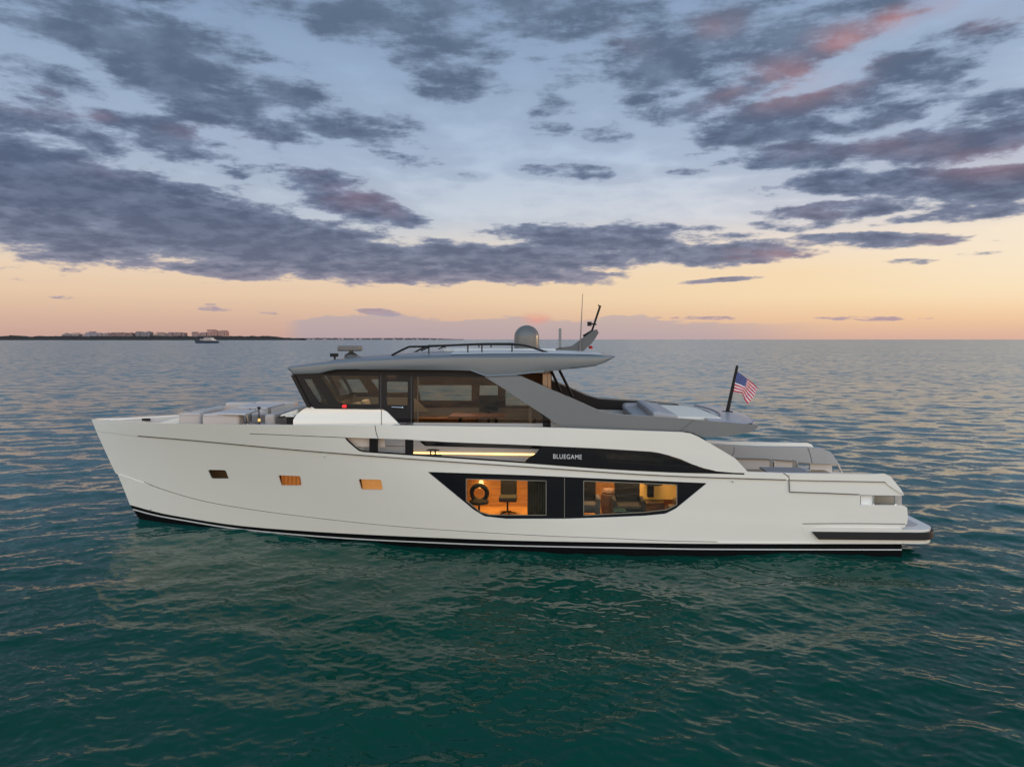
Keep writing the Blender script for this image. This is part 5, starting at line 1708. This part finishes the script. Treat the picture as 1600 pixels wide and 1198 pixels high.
# ------------------------------------------------------------ far shore
def shore(name, x0, x1, hfun, dist, m, depth=120):
    b_ = MB('world'); n_ = int((x1 - x0) / 1.1)
    top = []; 
    vs = []
    for i in range(n_ + 1):
        px = x0 + (x1 - x0) * i / n_
        wx = (px - 800) / FPX * dist
        h = hfun(px)
        vs += [(wx, dist - 6, -1), (wx, dist + 4, h * .75), (wx, dist + 22, h), (wx, dist + depth, h * .9), (wx, dist + depth + 30, -1)]
    fs = [(i * 5 + k_, i * 5 + k_ + 1, i * 5 + 6 + k_, i * 5 + 5 + k_) for i in range(n_) for k_ in range(4)]
    b_.add(vs, fs)
    o = b_.build(name, m, smooth=False)
    o['kind'] = 'stuff'; o['label'] = 'dark line of trees along the far shore'
    return o


def hmain(px):
    e_ = sstep((470 - px) / 60)
    base_ = (4.6 + 1.6 * mnoise.noise(Vector((px * .035, 0, 0))) + 1.6 * mnoise.noise(Vector((px * .16, 3, 0))) + 1.3 * mnoise.noise(Vector((px * .7, 5, 0)))) * SHD / FPX
    return base_ * (.3 + .7 * e_) + 6


def hthin(px):
    e_ = sstep((722 - px) / 60)
    return ((1.9 + .9 * mnoise.noise(Vector((px * .25, 9, 0))) + .8 * mnoise.noise(Vector((px * .9, 2, 0)))) * 8000 / FPX) * (.15 + .85 * e_) + 5


TRE = mat('shore_trees', (.014, .014, .014), .9, alt=(.03, .025, .022), nscale=.03)
shore('shoreline_trees', -420, 470, hmain, SHD, TRE)
s2 = shore('shoreline_trees', 440, 724, hthin, 8000.0, mat('far_shore_trees', (.07, .055, .055), .9, alt=(.12, .09, .09), nscale=.02))
s2['label'] = 'thin low line of trees on the far shore to the right'


def bmat(name, col):
    m = mat(name, col, .8, var=.03)
    t_ = m.node_tree; b = t_.nodes['Principled BSDF']
    old = b.inputs['Base Color'].links[0].from_socket
    tcn = t_.nodes.new('ShaderNodeTexCoord'); br = t_.nodes.new('ShaderNodeTexBrick')
    mp = t_.nodes.new('ShaderNodeMapping'); mp.inputs['Rotation'].default_value = (R(90), 0, 0)
    t_.links.new(tcn.outputs['Object'], mp.inputs[0]); t_.links.new(mp.outputs[0], br.inputs['Vector'])
    br.offset = 0; br.inputs['Scale'].default_value = .14
    br.inputs['Color1'].default_value = (.5, .5, .5, 1); br.inputs['Color2'].default_value = (.62, .6, .58, 1); br.inputs['Mortar'].default_value = (1, 1, 1, 1)
    br.inputs['Mortar Size'].default_value = .035
    mx = t_.nodes.new('ShaderNodeMix'); mx.data_type = 'RGBA'; mx.blend_type = 'MULTIPLY'; mx.inputs[0].default_value = 1
    t_.links.new(old, mx.inputs[6]); t_.links.new(br.outputs[0], mx.inputs[7]); t_.links.new(mx.outputs[2], b.inputs['Base Color'])
    return m


BG = 'apartment blocks on the far shore'
BL = [  # px0, px1, ytop, colour, label, extra roof boxes
    (102, 128, 520.8, (.34, .27, .26), 'low wide pale apartment block, leftmost on the far shore', [(118, 126, 520.2)]),
    (135, 158, 520.5, (.36, .30, .34), 'mauve apartment block with a stepped roof, second from the left on the far shore', [(144, 150, 517.8), (138, 143, 519.2)]),
    (158, 175, 521.0, (.36, .28, .28), 'plain low pinkish block between the mauve block and the red-roofed one', [(170, 174, 520.3)]),
    (176, 212, 521.0, (.30, .19, .18), 'long red-roofed block left of the grey tower on the far shore', [(180, 195, 519.4), (198, 208, 520)]),
    (216, 239, 519.0, (.26, .22, .23), 'grey square block with a small tower at its left corner on the far shore', [(217, 221, 517.8)]),
    (243, 262, 520.6, (.42, .30, .26), 'pale orange gabled block right of the grey square block', [(248, 256, 519)]),
    (262, 292, 520.4, (.32, .22, .21), 'long dull pink block just left of the distant yacht', [(266, 274, 519.4), (280, 286, 519.2)]),
    (303, 326, 519.2, (.40, .26, .24), 'pale pink block rising directly behind the distant yacht', [(304, 310, 518.4)]),
    (327, 357, 517.2, (.46, .26, .22), 'tallest salmon-pink tower block on the far shore, right of the distant yacht', [(327, 338, 514.8), (349, 356, 516.2)]),
]
for (x0, x1, yt, c, lab, ex) in BL:
    D_ = SHD + 260
    kx = lambda px: (px - 800) / FPX * D_
    kz = lambda py: wpt(800, py, D_).z
    t = thing('apartment_block', lab, 'building', (kx((x0 + x1) / 2), D_, 0), BG, frame='world')
    m_ = bmat('far_facade', c) if False else bmat('facade_%02d' % (BL.index((x0, x1, yt, c, lab, ex)) + 1), c)
    rg = random.Random(int(x0))
    b_ = MB('world'); b_.box(kx(x0), kx(x1), D_ - 20, D_ + 25, 0, kz(yt + 1.0)); b_.build('wall', m_, t)
    xx = x0
    while xx < x1 - 2:
        w_ = rg.uniform(3.5, 8)
        w_ = min(w_, x1 - xx)
        top_ = yt + rg.choice((-.5, -.1, .3, .9, 1.3))
        q0 = D_ - 25 - rg.uniform(0, 9)
        b_ = MB('world'); b_.box(kx(xx), kx(xx + w_ * .92), q0, D_ + 22 + rg.uniform(0, 3), 0, kz(top_))
        if rg.random() < .5:
            za = kz(top_); xa, xb = kx(xx), kx(xx + w_ * .92)
            b_.hexa([(xa, q0, za), (xb, q0, za), (xb, q0 + 30, za), (xa, q0 + 30, za)], [(xa + (xb - xa) * .3, q0 + 12, za + 5), (xb - (xb - xa) * .3, q0 + 12, za + 5), (xb - (xb - xa) * .3, q0 + 18, za + 5), (xa + (xb - xa) * .3, q0 + 18, za + 5)])
        b_.build('wing', m_, t)
        xx += w_
    for (e0, e1, ey) in ex:
        b_ = MB('world'); b_.box(kx(e0), kx(e1), D_ - 27, D_ + 20, kz(yt) - 2, kz(ey)); b_.build('tower', m_, t)
HG = 'low waterside houses on the far shore'
random.seed(3)
for i in range(16):
    px = 466 + i * 14.5 + random.uniform(-7, 7); D_ = 7960.0
    wd = random.uniform(1.5, 5.0); hh = random.uniform(.9, 1.9)
    kx = lambda q: (q - 800) / FPX * D_
    z1 = hh * D_ / FPX
    b_ = MB('world')
    b_.box(kx(px), kx(px + wd), D_ - 12, D_ + 12, 0, z1)
    xa, xb = kx(px) - 1, kx(px + wd) + 1
    b_.hexa([(xa, D_ - 13, z1), (xb, D_ - 13, z1), (xb, D_ + 13, z1), (xa, D_ + 13, z1)], [(xa + 5, D_ - 1, z1 + 5), (xb - 5, D_ - 1, z1 + 5), (xb - 5, D_ + 1, z1 + 5), (xa + 5, D_ + 1, z1 + 5)])
    o = b_.build('waterside_house', mat('far_house', (.26, .18, .17), .8, alt=(.40, .30, .28), nscale=.01), None)
    o['label'] = 'tiny pale house low on the faint far shore'; o['category'] = 'house'; o['group'] = HG
